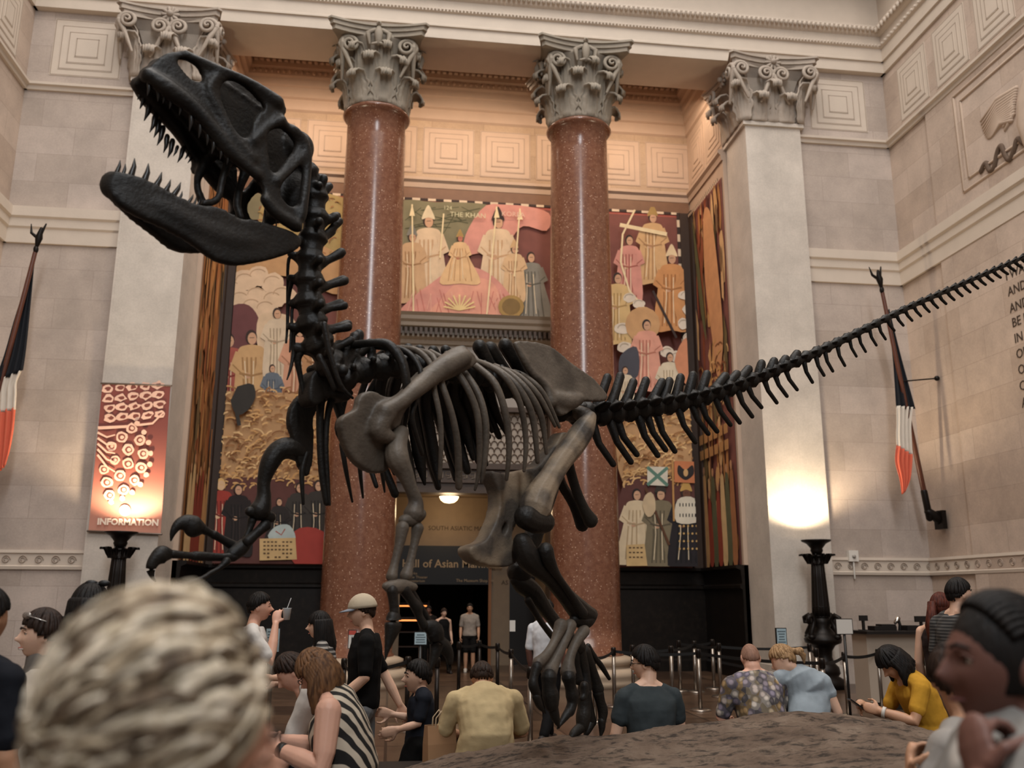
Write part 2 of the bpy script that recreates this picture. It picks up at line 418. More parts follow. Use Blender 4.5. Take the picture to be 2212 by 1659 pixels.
# ---------------------------------------------------------------- capitals, columns, piers
CAPM = M('capital_stone', '8f8577', 0.75, 0, 0.18, 6, 0.25, 30)
CAPL = M('pier_capital_stone', 'a4978a', 0.75, 0, 0.15, 6, 0.25, 30)
def leaf(b, o, d, h, w, curl=0.32):
    """acanthus leaf standing at o, facing along d, tip curling over"""
    o, d = V(o), V(d).normalized(); s = d.cross(V((0, 0, 1))); G = []
    for i in range(15):
        t = i/14
        if t < 0.68: r, z = 0.05+0.14*t*t, h*t/0.68*0.9
        else:
            a = (t-0.68)/0.32*PI*1.15; r = 0.115+curl*0.5*(1-math.cos(a))*0.9; z = h*0.9+curl*0.42*math.sin(a)
        ww = w*(0.62+0.38*math.sin(PI*min(1, t*1.15)))*(1+0.13*math.sin(t*26))*(1 if t < 0.8 else 1-0.4*(t-0.8)/0.2)
        G.append([o+V((0, 0, z))+d*(r+0.05*math.cos(q*PI*0.5)+0.035*math.cos(q*PI*4)*min(1, t*3))+s*q*ww/2 for q in [j/5-1 for j in range(11)]])
    b.grid(G)
def volute(b, c, right, n, r=0.17, flip=1):
    c, right, n = V(c), V(right), V(n); up = V((0, 0, 1)); P = []
    for i in range(34):
        t = i*0.36; q = r*(1-t/13.5)
        P.append(c+(right*flip*math.cos(t)-up*math.sin(t)*-1)*q+n*0.02*t/2)
    b.tube(P, [0.055-0.03*i/33 for i in range(34)], 6)
    b.tube([P[0], P[0]-up*0.25-right*flip*0.14, P[0]-up*0.75-right*flip*0.35], [0.06, 0.06, 0.03], 6)
def abacus(b, hx, hy, z0, z1, k=0.2, c=(0, 0)):
    for zz0, zz1, e in ((z0, z0+(z1-z0)*0.42, -0.07), (z0+(z1-z0)*0.42, z1-0.05, -0.02), (z1-0.05, z1, 0.03)):
        P = []
        for ax, sg in ((0, -1), (1, 1), (0, 1), (1, -1)):
            for i in range(13):
                q = (i/12*2-1)*0.93
                if sg*(1 if ax == 0 else -1) > 0: q = -q
                a = (hx if ax == 0 else hy)+e; o = (hy if ax == 0 else hx)+e-k*(1-(q/0.93)**2)
                P.append((c[0]+q*a, c[1]+sg*o, zz0) if ax == 0 else (c[0]+sg*o, c[1]+q*a, zz0))
        b.prism(P, (0, 0, zz1-zz0))
def rosette(b, c, n, r=0.17):
    c, n = V(c), V(n); s = n.cross(V((0, 0, 1))); up = V((0, 0, 1)); b.ball(c+n*0.06, 0.07)
    for i in range(10):
        a = 2*PI*i/10; dd = s*math.cos(a)+up*math.sin(a); b.tube([c+dd*0.05, c+dd*r], [0.03, 0.045], 5)
def eagle(b, c, n):
    c, n = V(c), V(n); s = n.cross(V((0, 0, 1))); up = V((0, 0, 1))
    b.tube([c-up*0.24+n*0.1, c+n*0.14, c+up*0.14+n*0.12], [0.07, 0.1, 0.06], 8); b.ball(c+up*0.24+n*0.15, 0.06)
    b.tube([c+up*0.24+n*0.2, c+up*0.2+n*0.27], [0.03, 0.01], 5)
    for q in (-1, 1): b.tube([c+s*q*0.08+up*0.1+n*0.1, c+s*q*0.24+up*0.02+n*0.09, c+s*q*0.2-up*0.26+n*0.08], [0.05, 0.07, 0.03], 6)
    b.tube([c-up*0.24+n*0.12, c-up*0.3+n*0.15-s*0.14], [0.04, 0.03], 5); b.tube([c-up*0.24+n*0.12, c-up*0.3+n*0.15+s*0.14], [0.04, 0.03], 5)
def build_capital(root, z0, hx, hy, cy, mat, sites1, sites2, sites3, bell, vol, marks):
    """capital part with its leaves, volutes, abacus and centre ornaments as sub-parts"""
    lx, ly = root.location.x, root.location.y
    g = lambda p: (p[0]+lx, p[1]+ly, p[2]+z0)
    cap = bell.out('capital', mat, root)
    for st, h, w_, cu_ in ((sites1, 0.64, 0.56, 0.34), (sites2, 1.08, 0.54, 0.38), (sites3, 1.40, 0.40, 0.36)):
        for p, d in st:
            b = MB(); leaf(b, g((p[0], p[1], 0.0)), (d[0], d[1], 0), h, w_, cu_); b.out('acanthus_leaf', mat, cap, solid=0.035)
    for c, rt, n, fl in vol:
        b = MB(); volute(b, g(c), rt, n, 0.22, fl); b.out('volute', mat, cap)
    b = MB(); abacus(b, hx, hy, z0+1.60, H1+0.02 if z0 > 1 else z0+1.9, 0.2, (lx, ly+cy)); b.out('abacus', mat, cap)
    for kind, c, n in marks:
        b = MB(); (eagle if kind == 'eagle' else rosette)(b, g(c), n); b.out('carved_eagle' if kind == 'eagle' else 'rosette', mat, cap)
def circ(r, n, off): return [((r*math.cos(a), r*math.sin(a)), (math.cos(a), math.sin(a))) for a in [2*PI*(i+off)/n for i in range(n)]]
def make_column(x, y, label):
    root = thing('column', label, 'column', (x, y, 0), 0, 'red granite columns of the recess')
    g = lambda pr: pr
    zc = H2+0.0
    pr = [(0.76-0.085*(t/20)**1.6, 0.62+(12.76-0.62)*t/20) for t in range(21)]
    MB().lathe([(0.80, 0.58), (0.80, 0.64)]+pr+[(0.75, 12.78), (0.79, 12.83), (0.75, 12.89)], (x, y, 0), 64).out('shaft', GRAN, root)
    b = MB(); b.lathe([(1.12, 0.0), (1.12, 0.1), (1.1, 0.16), (1.13, 0.2), (1.13, 0.28), (1.06, 0.34), (0.93, 0.37), (0.92, 0.42), (1.0, 0.45), (1.0, 0.54), (0.9, 0.58), (0.8, 0.6)], (x, y, 0), 48)
    b.out('column_base', M('base_stone', 'b09c86', 0.5, 0, 0.1, 4), root)
    bell = MB().lathe([(0.66, zc-0.02), (0.60, zc+0.1), (0.60, zc+0.9), (0.68, zc+1.25), (0.92, zc+1.56), (0.96, zc+1.62)], (x, y, 0), 40)
    vol = []
    for a in range(4):
        d = V((math.cos(PI/4+a*PI/2), math.sin(PI/4+a*PI/2), 0))
        for n, fl in ((V((0, -1 if d.y < 0 else 1, 0)), 1), (V((-1 if d.x < 0 else 1, 0, 0)), 1)):
            rt = V((1 if d.x > 0 else -1, 0, 0)) if n.x == 0 else V((0, 1 if d.y > 0 else -1, 0))
            c = d*1.02*1.05+n*0.06-rt*0.1+V((0, 0, 1.36)); vol.append((c, rt, n, 1))
    mk = [('eagle', (n[0]*0.86, n[1]*0.86, 1.6), (n[0], n[1], 0)) for n in ((0, -1), (1, 0), (-1, 0), (0, 1))]
    build_capital(root, zc, 1.13, 1.13, 0, CAPM, circ(0.64, 8, 0.25), circ(0.62, 8, 0.75), circ(0.66, 8, 0.25), bell, vol, mk)
    return root
make_column(-0.69, 19.95, 'polished red granite column left of the doorway behind the skeleton neck')
make_column(4.19, 19.95, 'polished red granite column right of the doorway behind the skeleton pelvis')
def make_pier(x0, x1, inner, label):
    cx, y0, y1 = (x0+x1)/2, 19.3, 20.6; hx = (x1-x0)/2; hy = (y1-y0)/2
    root = thing('pier', label, 'pier', (cx, y0+hy, 0), 0, 'stone piers at the sides of the recess')
    b = MB(); b.box(x0, x1, y0, y1, 0, H2+0.1); b.box(x0-0.07, x1+0.07, y0-0.07, y1+0.05, H2+0.1, H2+0.2); b.box(x0-0.04, x1+0.04, y0-0.04, y1, 0, 0.4)
    b.out('pier_shaft', ST_P, root)
    z0 = H2+0.2
    bell = MB(); R = []
    for e, z in ((-0.10, 0), (-0.10, 0.8), (0.02, 1.2), (0.24, 1.45)):
        R.append([(cx-hx-e, y0-e, z0+z), (cx+hx+e, y0-e, z0+z), (cx+hx+e, y1+0.05, z0+z), (cx-hx-e, y1+0.05, z0+z)])
    bell.rings(R, True, True, False)
    f = [(-hx*0.5, -hy), (hx*0.5, -hy)]; s1 = [(p, (0, -1)) for p in f]
    s2 = [((q*hx*0.97, -hy*0.97), (q, -1) if q else (0, -1)) for q in (-1, 0, 1)]
    s3 = [((q*hx, -hy), (q, -1)) for q in (-1, 1)]
    for sx in (-1, 1):
        s1 += [((sx*hx, q*hy*0.45), (sx, 0)) for q in (-1, 1)]; s2 += [((sx*hx, 0.0), (sx, 0)), ((sx*hx*0.97, hy*0.9), (sx, 0))]
    vol = []
    for sx in (-1, 1):
        vol.append(((sx*(hx+0.17), -hy-0.36, 1.2), (sx, 0, 0), (0, -1, 0), 1)); vol.append(((sx*0.2, -hy-0.24, 1.18), (-sx, 0, 0), (0, -1, 0), 1))
        vol.append(((sx*(hx+0.36), -hy-0.17, 1.2), (0, -1, 0), (sx, 0, 0), 1)); vol.append(((sx*(hx+0.36), hy-0.2, 1.2), (0, 1, 0), (sx, 0, 0), 1))
    mk = [('rosette', (0, -hy-0.26, 1.5), (0, -1, 0)), ('rosette', (inner*(hx+0.26), 0, 1.5), (inner, 0, 0))]
    z1 = z0
    lx, ly = root.location.x, root.location.y; g = lambda p: (p[0]+lx, p[1]+ly, p[2]+z1)
    cap = bell.out('capital', CAPL, root)
    for st, h, w_, cu_ in ((s1, 0.55, 0.56, 0.34), (s2, 0.92, 0.52, 0.38), (s3, 1.15, 0.36, 0.34)):
        for p, d in st:
            b = MB(); leaf(b, g((p[0], p[1], 0.0)), (d[0], d[1], 0), h, w_, cu_); b.out('acanthus_leaf', CAPL, cap, solid=0.035)
    for c, rt, n, fl in vol:
        b = MB(); volute(b, g(c), rt, n, 0.2, fl); b.out('volute', CAPL, cap)
    b = MB(); abacus(b, hx+0.42, hy+0.42, z1+1.38, H1+0.02, 0.18, (lx, ly)); b.out('abacus', CAPL, cap)
    for kd, c, n in mk:
        b = MB(); rosette(b, g(c), n); b.out('rosette', CAPL, cap)
make_pier(PLx0, PLx1, 1, 'square stone pier with leafy capital behind the skeleton skull')
make_pier(PRx0, PRx1, -1, 'square stone pier with leafy capital behind the skeleton tail')
# ---------------------------------------------------------------- portal and the hall behind it
PORT = M('portal_stone', '4a3a2e', 0.5, 0, 0.2, 8, 0.15, 20)
PORL = M('portal_lintel', '8a7a68', 0.55, 0, 0.12, 6)
pc = [(0.1, 8.26), (-0.12, 8.26), (-0.14, 8.36), (-0.24, 8.42), (-0.24, 8.56), (-0.3, 8.60), (-0.44, 8.66), (-0.44, 8.76), (-0.5, 8.82), (-0.5, 8.92), (-0.56, 9.0), (0.1, 9.0)]
struct(MB().prism([(PX0-0.2, YB+a, z) for a, z in pc], (PX1-PX0+0.4, 0, 0)).out('trim_%d' % k, PORL)); k += 1
b = MB(); x = PX0
while x < PX1: b.box(x, x+0.07, YB-0.42, YB-0.2, 8.45, 8.62); x += 0.13
struct(b.out('trim_%d' % k, PORT)); k += 1
w = MB(); w.box(PX0, PX1, YB-0.02, YB+0.3, 6.6, 8.3)
struct(w.out('wall_portal_upper', M('portal_panel', 'a39b92', 0.6, 0, 0.06, 3))); 
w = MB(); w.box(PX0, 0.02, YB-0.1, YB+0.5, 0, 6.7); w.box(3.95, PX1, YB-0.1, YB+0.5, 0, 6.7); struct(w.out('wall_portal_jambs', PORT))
gr = thing('scale_pattern_grille', 'fish scale pattern grille above the doorway seen between the ribs', 'grille', (2.0, YB, 5.2))
MB().box(0.0, 3.97, YB+0.12, YB+0.2, 5.1, 6.65).out('backing', M('grille_back', 'b5a797', 0.7, 0, 0.05), gr)
b = MB()
for j in range(9):
    for i in range(24):
        c = V((0.02+i*0.175+(j % 2)*0.0875, YB+0.1, 5.12+j*0.17))
        b.tube([c+V((0.0875*math.cos(t), 0, 0.13*math.sin(t))) for t in [PI*q/7 for q in range(8)]], 0.014, 5, roundcap=False)
b.out('lattice', M('grille_bar', '5a4636', 0.5), gr)
w = MB()
for z0, z1, dy in ((4.37, 4.62, 0.12), (4.62, 4.68, 0.2), (4.68, 4.98, 0.08), (4.98, 5.06, 0.2), (5.06, 5.14, 0.12), (6.5, 6.62, 0.14)): w.box(0, 3.97, YB-dy, YB+0.4, z0, z1)
struct(w.out('trim_%d' % k, PORT)); k += 1
b = MB()
for i in range(19):
    x = 0.12+i*0.205
    b.tube([(x, YB-0.09, 4.75), (x+0.08, YB-0.09, 4.75), (x+0.08, YB-0.09, 4.9), (x-0.05, YB-0.09, 4.9), (x-0.05, YB-0.09, 4.8), (x+0.03, YB-0.09, 4.8)], 0.014, 4)
struct(b.out('trim_%d' % k, PORL)); k += 1
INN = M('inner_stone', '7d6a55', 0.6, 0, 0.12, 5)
YV = 25.6
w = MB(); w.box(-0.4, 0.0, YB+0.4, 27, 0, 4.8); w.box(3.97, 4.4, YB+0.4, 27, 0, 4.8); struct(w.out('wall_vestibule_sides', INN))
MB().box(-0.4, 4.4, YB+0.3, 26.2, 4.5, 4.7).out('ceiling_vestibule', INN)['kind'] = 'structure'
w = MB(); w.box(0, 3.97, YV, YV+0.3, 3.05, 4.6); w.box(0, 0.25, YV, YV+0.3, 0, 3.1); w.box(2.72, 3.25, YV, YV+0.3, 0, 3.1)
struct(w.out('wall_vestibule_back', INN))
w = MB(); text_mesh(w, 'SOUTH ASIATIC MAMMALS', 0.17, onY(925, 1145, YV-0.005), (1, 0, 0), (0, 0, 1), 0.004)
text_mesh(w, 'AS', 0.17, onY(1083, 1263, YV-0.005), (1, 0, 0), (0, 0, 1), 0.004)
struct(w.out('trim_%d' % k, M('engraved', '3a2e22', 0.8))); k += 1
MB().box(3.2, 4.0, YV+0.05, YV+0.3, 0, 3.1).out('dark_panel_1', M('dark_gap', '15100d', 0.4))['kind'] = 'structure'  # plain dark panel standing in for the dark gap beyond the stone strip
sg = thing('hall_sign', 'black sign over the doorway lettered in pale serif capitals', 'sign', (1.4, YV-0.1, 2.2))
p0_, p1_ = onY(860, 1262, YV-0.15), onY(1056, 1180, YV-0.15)
MB().box(0.02, p1_.x, YV-0.14, YV-0.04, p0_.z, p1_.z).out('board', M('sign_black', '0d0b0a', 0.5), sg)
w = MB(); TY = YV-0.15
text_mesh(w, 'Hall of Asian Mammals', 0.30, onY(868, 1225, TY), (1, 0, 0), (0, 0, 1), 0.004, bold=.004)
text_mesh(w, 'The Museum Shop  →', 0.115, onY(985, 1257, TY), (1, 0, 0), (0, 0, 1), 0.004)
text_mesh(w, 'Sharks\nNew Theater\nPlanetarium', 0.10, onY(880, 1241, TY), (1, 0, 0), (0, 0, 1), 0.004)
w.out('sign_text', M('sign_letters', '9a8468', 0.6), sg)
# dim hall beyond: floor continues, dark walls, a lit shop display
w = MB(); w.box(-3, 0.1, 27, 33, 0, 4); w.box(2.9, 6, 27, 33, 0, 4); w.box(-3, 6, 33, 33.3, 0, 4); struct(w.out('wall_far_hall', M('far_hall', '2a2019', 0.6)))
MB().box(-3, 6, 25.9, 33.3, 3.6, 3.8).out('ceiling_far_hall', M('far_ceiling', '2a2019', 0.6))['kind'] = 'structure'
struct(MB().box(2.66, 2.74, YV-0.05, YV+0.02, 0, 3.1).out('trim_%d' % k, M('brass_edge', '8a5a38', 0.4, 0.3))); k += 1
cl = thing('ceiling_lamp', 'glowing bowl lamp under the ceiling above the doorway', 'lamp', (1.47, 24.4, 4.5))
lx, ly, lz = onY(970, 1077, 24.4)
cl.location = (lx, ly, 4.5)
MB().lathe([(0.26, lz+0.05), (0.25, lz+0.02), (0.22, lz-0.04), (0.14, lz-0.1), (0.0, lz-0.125)], (lx, ly, 0), 24).out('glass_bowl', M('lamp_glass', 'ffe9c8', 0.4, emit='ffd9a0', es=5.0), cl)
b = MB(); b.lathe([(0.27, lz+0.05), (0.28, lz+0.08), (0.05, lz+0.1), (0.03, 4.5)], (lx, ly, 0), 20); b.out('lamp_rim', BRONZE, cl)
pl = bpy.data.lights.new('vestibule_bulb', 'POINT'); pl.energy = 35; pl.color = (1, 0.72, 0.42); pl.shadow_soft_size = 0.2
po = link(bpy.data.objects.new('vestibule_bulb', pl)); po.location = (lx, ly-0.1, lz-0.35)
# ================================================================ PAINTINGS, BANNER, FLAGS, LAMPS ON THE WALLS
class Paint:
    """flat painting: coloured shapes laid in thin coats on one panel; pl maps a photo pixel to the panel plane"""
    def __init__(s, pl, n): s.b = MB(); s.pl = pl; s.n = V(n); s.z = 0.0; s.m = []
    def col(s, c):
        mt = M('paint_'+c, c, 0.75, 0, 0.24, 3.5)
        if mt not in s.m: s.m.append(mt)
        s.b.mi = s.m.index(mt); s.z += 0.0004
    def poly(s, c, P):
        s.col(c); bm = bmesh.new(); fill(bm, [[s.pl(u, v)+s.n*(0.003+s.z) for u, v in P]])
        vs = {v: s.b.bm.verts.new(v.co) for v in bm.verts}
        for f in bm.faces: s.b._f([vs[v] for v in f.verts], False)
        bm.free()
    def soft(s, c, P): s.poly(c, closed(P, 4))
    def blob(s, c, u, v, ru, rv, j=0.0, n=14, rot=0.0):
        P = []
        for i in range(n):
            a = 2*PI*i/n; q = 1+random.uniform(-j, j); x, y = ru*q*math.cos(a), rv*q*math.sin(a)
            P.append((u+x*math.cos(rot)-y*math.sin(rot), v+x*math.sin(rot)+y*math.cos(rot)))
        s.poly(c, P)
    def line(s, c, P, w, taper=False):
        s.col(c); n = len(P)
        L, R = [], []
        for i, p in enumerate(P):
            a, d = P[max(i-1, 0)], P[min(i+1, n-1)]; dx, dy = d[0]-a[0], d[1]-a[1]; l = math.hypot(dx, dy) or 1
            q = w/2*(1-0.7*i/n if taper else 1)
            L.append((p[0]-dy/l*q, p[1]+dx/l*q)); R.append((p[0]+dy/l*q, p[1]-dx/l*q))
        A = [s.b.bm.verts.new(s.pl(*p)+s.n*(0.003+s.z)) for p in L]; B = [s.b.bm.verts.new(s.pl(*p)+s.n*(0.003+s.z)) for p in R]
        for i in range(n-1): s.b._f([A[i], A[i+1], B[i+1], B[i]], False)
    def arc(s, c, u, v, r, a0, a1, w): s.line(c, [(u+r*math.cos(a0+(a1-a0)*i/7), v+r*0.8*math.sin(a0+(a1-a0)*i/7)) for i in range(8)], w)
    def figure(s, u, v, h, robe, fold, skin='c99e7e', hair='3a2a24', hat=None, lean=0.0, w=0.36, seat=False):
        """generic robed figure, head top at (u, v)"""
        X = lambda a, b: (u+(a+lean*b)*h, v+b*h)
        s.soft(robe, [X(-0.05, .17), X(-.14, .22), X(-.17, .45), X(-w/2-.02, 1), X(0, 1.02), X(w/2+.02, 1), X(.17, .45), X(.14, .22), X(.05, .17)])
        for a in (-.6, -.3, 0, .3, .6): s.line(fold, [X(a*.16, .3), X(a*w*.4, .62), X(a*w*.5, .97)], 0.018*h)
        s.line(robe, [X(-.13, .25), X(-.2, .42), X(-.06, .5)], 0.085*h); s.line(robe, [X(.13, .25), X(.2, .42), X(.05, .48)], 0.085*h)
        s.line(fold, [X(-.2, .38), X(-.06, .52)], 0.014*h); s.line(fold, [X(.2, .38), X(.05, .5)], 0.014*h)
        s.blob(skin, *X(-.04, .5), .035*h, .03*h); s.blob(hair, *X(0, .085), .062*h, .08*h); s.blob(skin, *X(.008, .1), .048*h, .065*h)
        s.line(hair, [X(-.02, .092), X(.03, .09)], .006*h); s.soft(robe, [X(.1,.3), X(.03,.5), X(.05,.8), X(.12,.9)])
        for a in (-.45, .15): s.line('e2cfae' if robe != '241d1c' else '3a302c', [X(a*.16, .34), X(a*w*.36, .6), X(a*w*.52, .93)], 0.010*h)
        s.line(fold, [X(-.13, .47), X(0, .5), X(.13, .47)], .022*h)
        if hat: s.soft(hat, [X(-.075, .07), X(-.04, -.03), X(0, -.09), X(.04, -.03), X(.075, .07), X(0, .05)])
    def text(s, c, body, size, u, v, rt, bold=0): s.col(c); s.b.mi = s.m.index(MATS['paint_'+c]); text_mesh(s.b, body, size, s.pl(u, v)+s.n*(0.006+s.z), rt, (0, 0, 1), bold=bold)
    def straw(s, cols, box, n, r=(9, 20), w=3.2):
        for i in range(n):
            u, v = random.uniform(box[0], box[1]), random.uniform(box[2], box[3]); a = random.uniform(PI*0.9, PI*1.5)
            s.arc(random.choice(cols), u, v, random.uniform(*r), a, a+random.uniform(0.9, 1.7), w)
    def cloud(s, c, e, P, r):
        for u, v in P: s.blob(c, u, v, r*random.uniform(.8, 1.3), r*random.uniform(.6, .9), .08)
        for u, v in P: s.arc(e, u, v, r*0.7, PI, PI*1.8, 2.0)
    def out(s, name, label, cat):
        o = s.b.out(name, s.m, recalc=False); return tag(o, label, cat)
def PB(u, v):
    p = onY(u, v, YB-0.035); return V((min(7.66, max(-4.24, p.x)), p.y, min(12.33, max(2.56, p.z))))
m = Paint(PB, (0, -1, 0))
MAR, CRM, PNK, TAN, GRN, RED, GRY, NVY, OCH, DK = '7a4a42', 'd8bd9c', 'cf9082', 'bd9468', '7d765a', 'a4564a', '827e74', '4a4a52', 'a5864f', '3a2c28'
def wrect(p, c, x0, x1, z0, z1):
    p.col(c); p.b.poly([(x0, YB-0.035-p.z, z0), (x1, YB-0.035-p.z, z0), (x1, YB-0.035-p.z, z1), (x0, YB-0.035-p.z, z1)])
wrect(m, MAR, -4.25, PX0+0.05, 2.54, 12.33); wrect(m, MAR, PX1-0.05, 7.72, 2.54, 12.33); wrect(m, MAR, PX0+0.05, PX1-0.05, 9.03, 12.33)
wrect(m, RED, -4.25, 7.72, 12.26, 12.33)
for i in range(56): wrect(m, 'd9c3a8' if i % 2 else DK, -4.25+i*0.2138, -4.25+(i+1)*0.2138, 12.33, 12.40)
for i in range(45): wrect(m, 'd9c3a8' if i % 2 else DK, 7.66, 7.76, 2.6+i*0.2175, 2.6+(i+1)*0.2175)
# centre: map, hill, warriors in pale robes
m.soft(GRN, [(860,440),(940,438),(1050,443),(1052,470),(1010,500),(1000,540),(930,545),(860,530)])
for i in range(16): m.line('55543a', [(random.uniform(870,1000), random.uniform(445,520)) for _ in range(1)]+[(random.uniform(900,1040), random.uniform(445,500))], 1.6)
m.soft(PNK, [(1050,445),(1120,445),(1185,462),(1180,500),(1130,490),(1100,520),(1060,540),(1010,550),(1005,510)])
m.figure(925, 462, 190, CRM, 'c09b76', hat='d8c6a4', w=.42); m.figure(890, 500, 150, 'c4a07a', '9c7650', hat=GRY)
m.figure(1075, 465, 185, CRM, 'c09b76', hat=DK, w=.42)
m.figure(1145, 545, 145, GRY, '5d5a50', lean=.05, w=.5); m.figure(1110, 530, 120, 'd2b088', 'ab8560', hat='c9a57a')
m.soft(PNK, [(862,692),(880,655),(930,615),(985,580),(1040,585),(1090,625),(1120,690),(1000,693)])
m.soft('d79a84', [(930,690),(960,640),(1000,605),(1060,610),(1085,660),(1090,690)])
for i in range(26):
    u0 = random.uniform(890, 1090); m.line(random.choice(['c0776a','dba590','b96f62']), [(u0, random.uniform(625,650)), (u0+random.uniform(-14,14), random.uniform(660,690))], 1.8)
m.figure(993, 508, 105, 'd8b284', 'b58a60', skin='b8705a', hat=OCH, w=.8)
m.blob(OCH, 1103, 665, 28, 25); m.blob('80673e', 1103, 665, 20, 18)
for a in range(9): m.line('e0c58c', [(992, 672), (992+34*math.cos(PI+a*PI/8), 665+26*math.sin(PI+a*PI/8))], 3.5)
for P in ([(893,690),(890,445)], [(1050,690),(1072,450)], [(1110,600),(1122,455)], [(950,560),(958,465)]): m.line('e3cfa4', P, 3.2)
for c in ((890,452),(1072,456),(1122,460)): m.poly('e3cfa4', [(c[0]-6, c[1]+18), (c[0], c[1]-8), (c[0]+6, c[1]+18)])
m.text('c9c3a0', 'THE KHAN', 0.2, 971, 471, (1, 0, 0)); m.text('d9b8a4', 'KOREA', 0.2, 1082, 470, (1, 0, 0)); m.text('c9c3a0', '124', 0.16, 957, 456, (1, 0, 0))
# left: map, clouds, travellers, straw field, a meeting round a table
m.soft(GRN, [(515,425),(590,426),(590,470),(520,475)]); m.soft('a9925e', [(590,425),(740,430),(740,560),(600,560),(560,500)])
m.soft(TAN, [(490,520),(640,520),(740,560),(740,640),(620,600),(500,590)])
m.straw([OCH, 'a06e46', '8d5d3c'], (560,735,430,560), 60, (6, 14), 2.4)
m.cloud('dcc0a0', 'bfa080', [(500,625),(530,610),(560,600),(590,615),(520,650),(555,640),(590,650),(610,640),(545,665),(575,670)], 26)
m.soft('6b4040', [(478,680),(530,660),(560,690),(560,740),(520,760),(478,760)])
m.soft(CRM, [(560,690),(600,680),(640,700),(640,780),(590,800),(560,760)])
m.figure(497, 722, 190, RED, '7e352c', w=.3); m.figure(545, 715, 200, 'caa373', 'a27c50', w=.34); m.figure(600, 668, 150, 'd6c2a6', 'ab977c', w=.36)
m.figure(648, 700, 190, 'cf9a7c', 'a87558', w=.34); m.figure(590, 790, 110, '67707a', '4b535c', w=.5); m.figure(690, 690, 200, 'b98a60', '8e643f'); m.figure(720, 720, 180, RED, '7e352c')
m.soft(TAN, [(440,870),(520,850),(740,880),(740,1060),(440,1050)])
m.straw(['d6ab72', 'cf9f66', 'e0bb86', '9a6c42', '8a5e3a'], (455,735,850,1045), 420)
m.blob('33302c', 530, 868, 24, 36, .1, 14, .5); m.line('33302c', [(515,890),(522,925)], 8)
m.soft('5e3832', [(436,1050),(740,1060),(740,1222),(434,1222)])
m.straw(['d6ab72', 'c7985f'], (450,735,1030,1062), 60, (8, 16))
m.figure(483, 1036, 165, '9d3b30', '6e2620', hair='d8b070', skin='d8b48c', w=.34); m.figure(520, 1048, 150, '241d1c', '171313', w=.36)
m.figure(650, 1045, 140, '3b3631', '26221f', w=.5); m.figure(607, 1078, 110, '2c2624', '1c1817', w=.6); m.figure(690, 1040, 150, '3b3631', '26221f')
m.soft('a43f36', [(640,1150),(700,1150),(740,1222),(640,1222)])
m.soft('b4c0bc', [(585,1165),(600,1140),(630,1138),(640,1170)]); m.line(RED, [(600,1150),(612,1158),(620,1145)], 2.5)
m.poly('cfae7a', [(566,1166),(642,1164),(645,1210),(566,1212)])
for j in range(5):
    for i in range(8):
        if random.random() < .75: m.line('5f4630', [(574+i*8, 1173+j*8), (579+i*8, 1173+j*8)], 3)
# right: archers, clouds, a lady before a halo, flag bearers
m.figure(1400, 470, 150, 'cfa878', 'a88058', hat=OCH, w=.4); m.figure(1440, 555, 165, 'c9905c', 'a06c40', hat='dfc9a2', w=.4); m.figure(1350, 520, 140, PNK, 'a05c50'); m.figure(1325, 600, 150, 'd2b27c', 'a98856')
m.line('e6d2a8', [(1362,468),(1336,520),(1332,580),(1350,640),(1385,680)], 4); m.line('e6d2a8', [(1330,500),(1430,520)], 8)
m.line(DK, [(1400,640),(1450,740)], 5)
m.cloud('d9cbb8', 'b5a590', [(1350,655),(1370,668),(1470,650),(1480,680),(1465,710),(1475,740),(1430,770),(1450,780),(1340,760),(1350,790),(1335,720)], 14)
m.blob('c59a6c', 1378, 712, 37, 38); m.figure(1386, 700, 150, 'd99c86', 'b0705c', hair='2a2222', w=.4); m.soft(NVY, [(1330,780),(1365,760),(1368,820),(1332,830)])
m.figure(1435, 770, 130, 'd8c9ae', 'ad9a7c'); m.figure(1340, 800, 110, 'd8c9ae', 'ad9a7c')
m.soft('cd8a66', [(1445,790),(1470,740),(1480,800),(1470,840)])
m.soft(TAN, [(1330,900),(1420,870),(1500,890),(1500,1040),(1420,1030),(1334,1045)])
m.straw(['d9b079', 'cf9f66', '9a6c42', 'e3bf88'], (1340,1490,890,1040), 190)
m.soft('5e3832', [(1334,1050),(1420,1040),(1500,1040),(1503,1228),(1336,1228)])
m.straw(['d9b079', 'cf9f66'], (1340,1490,1025,1060), 40, (8, 16))
m.figure(1362, 1060, 155, 'd9c4a2', 'b39a78', hair='2a2020', w=.5); m.figure(1412, 1058, 165, '7c7058', '5a5140', hair='241c18', hat='3a332c', w=.36)
m.figure(1466, 1055, 168, '241f22', '141114', skin='6e4634', hat='c49a56', w=.42)
m.soft('d8cdb8', [(1448,1085),(1484,1082),(1496,1128),(1446,1132)])
for i in range(12): m.line('2a2422', [(1453+(i % 6)*6.5, 1092+(i//6)*22), (1453+(i % 6)*6.5, 1099+(i//6)*22)], 2.2)
for i in range(20): m.blob('c9a468', 1452+(i % 5)*9, 1140+(i//5)*16, 2.2, 2.4, 0, 8)
m.line('5c3b26', [(1380,1060),(1430,1180)], 5); m.blob('cbb390', 1388, 1095, 14, 26, 0.05)
m.poly('d8d0be', [(1384,1015),(1427,1016),(1427,1056),(1384,1054)]); m.line('5f8272', [(1384,1016),(1427,1055)], 7); m.line('5f8272', [(1427,1017),(1384,1054)], 7)
m.poly('c57a50', [(1441,1003),(1488,1005),(1488,1050),(1441,1048)]); m.soft('2c2524', [(1450,1012),(1464,1022),(1479,1012),(1482,1030),(1470,1042),(1460,1042),(1448,1030)]); m.blob('c9a06c', 1465, 1028, 5, 8)
m.line('b98a52', [(1437,1000),(1440,1130)], 4)
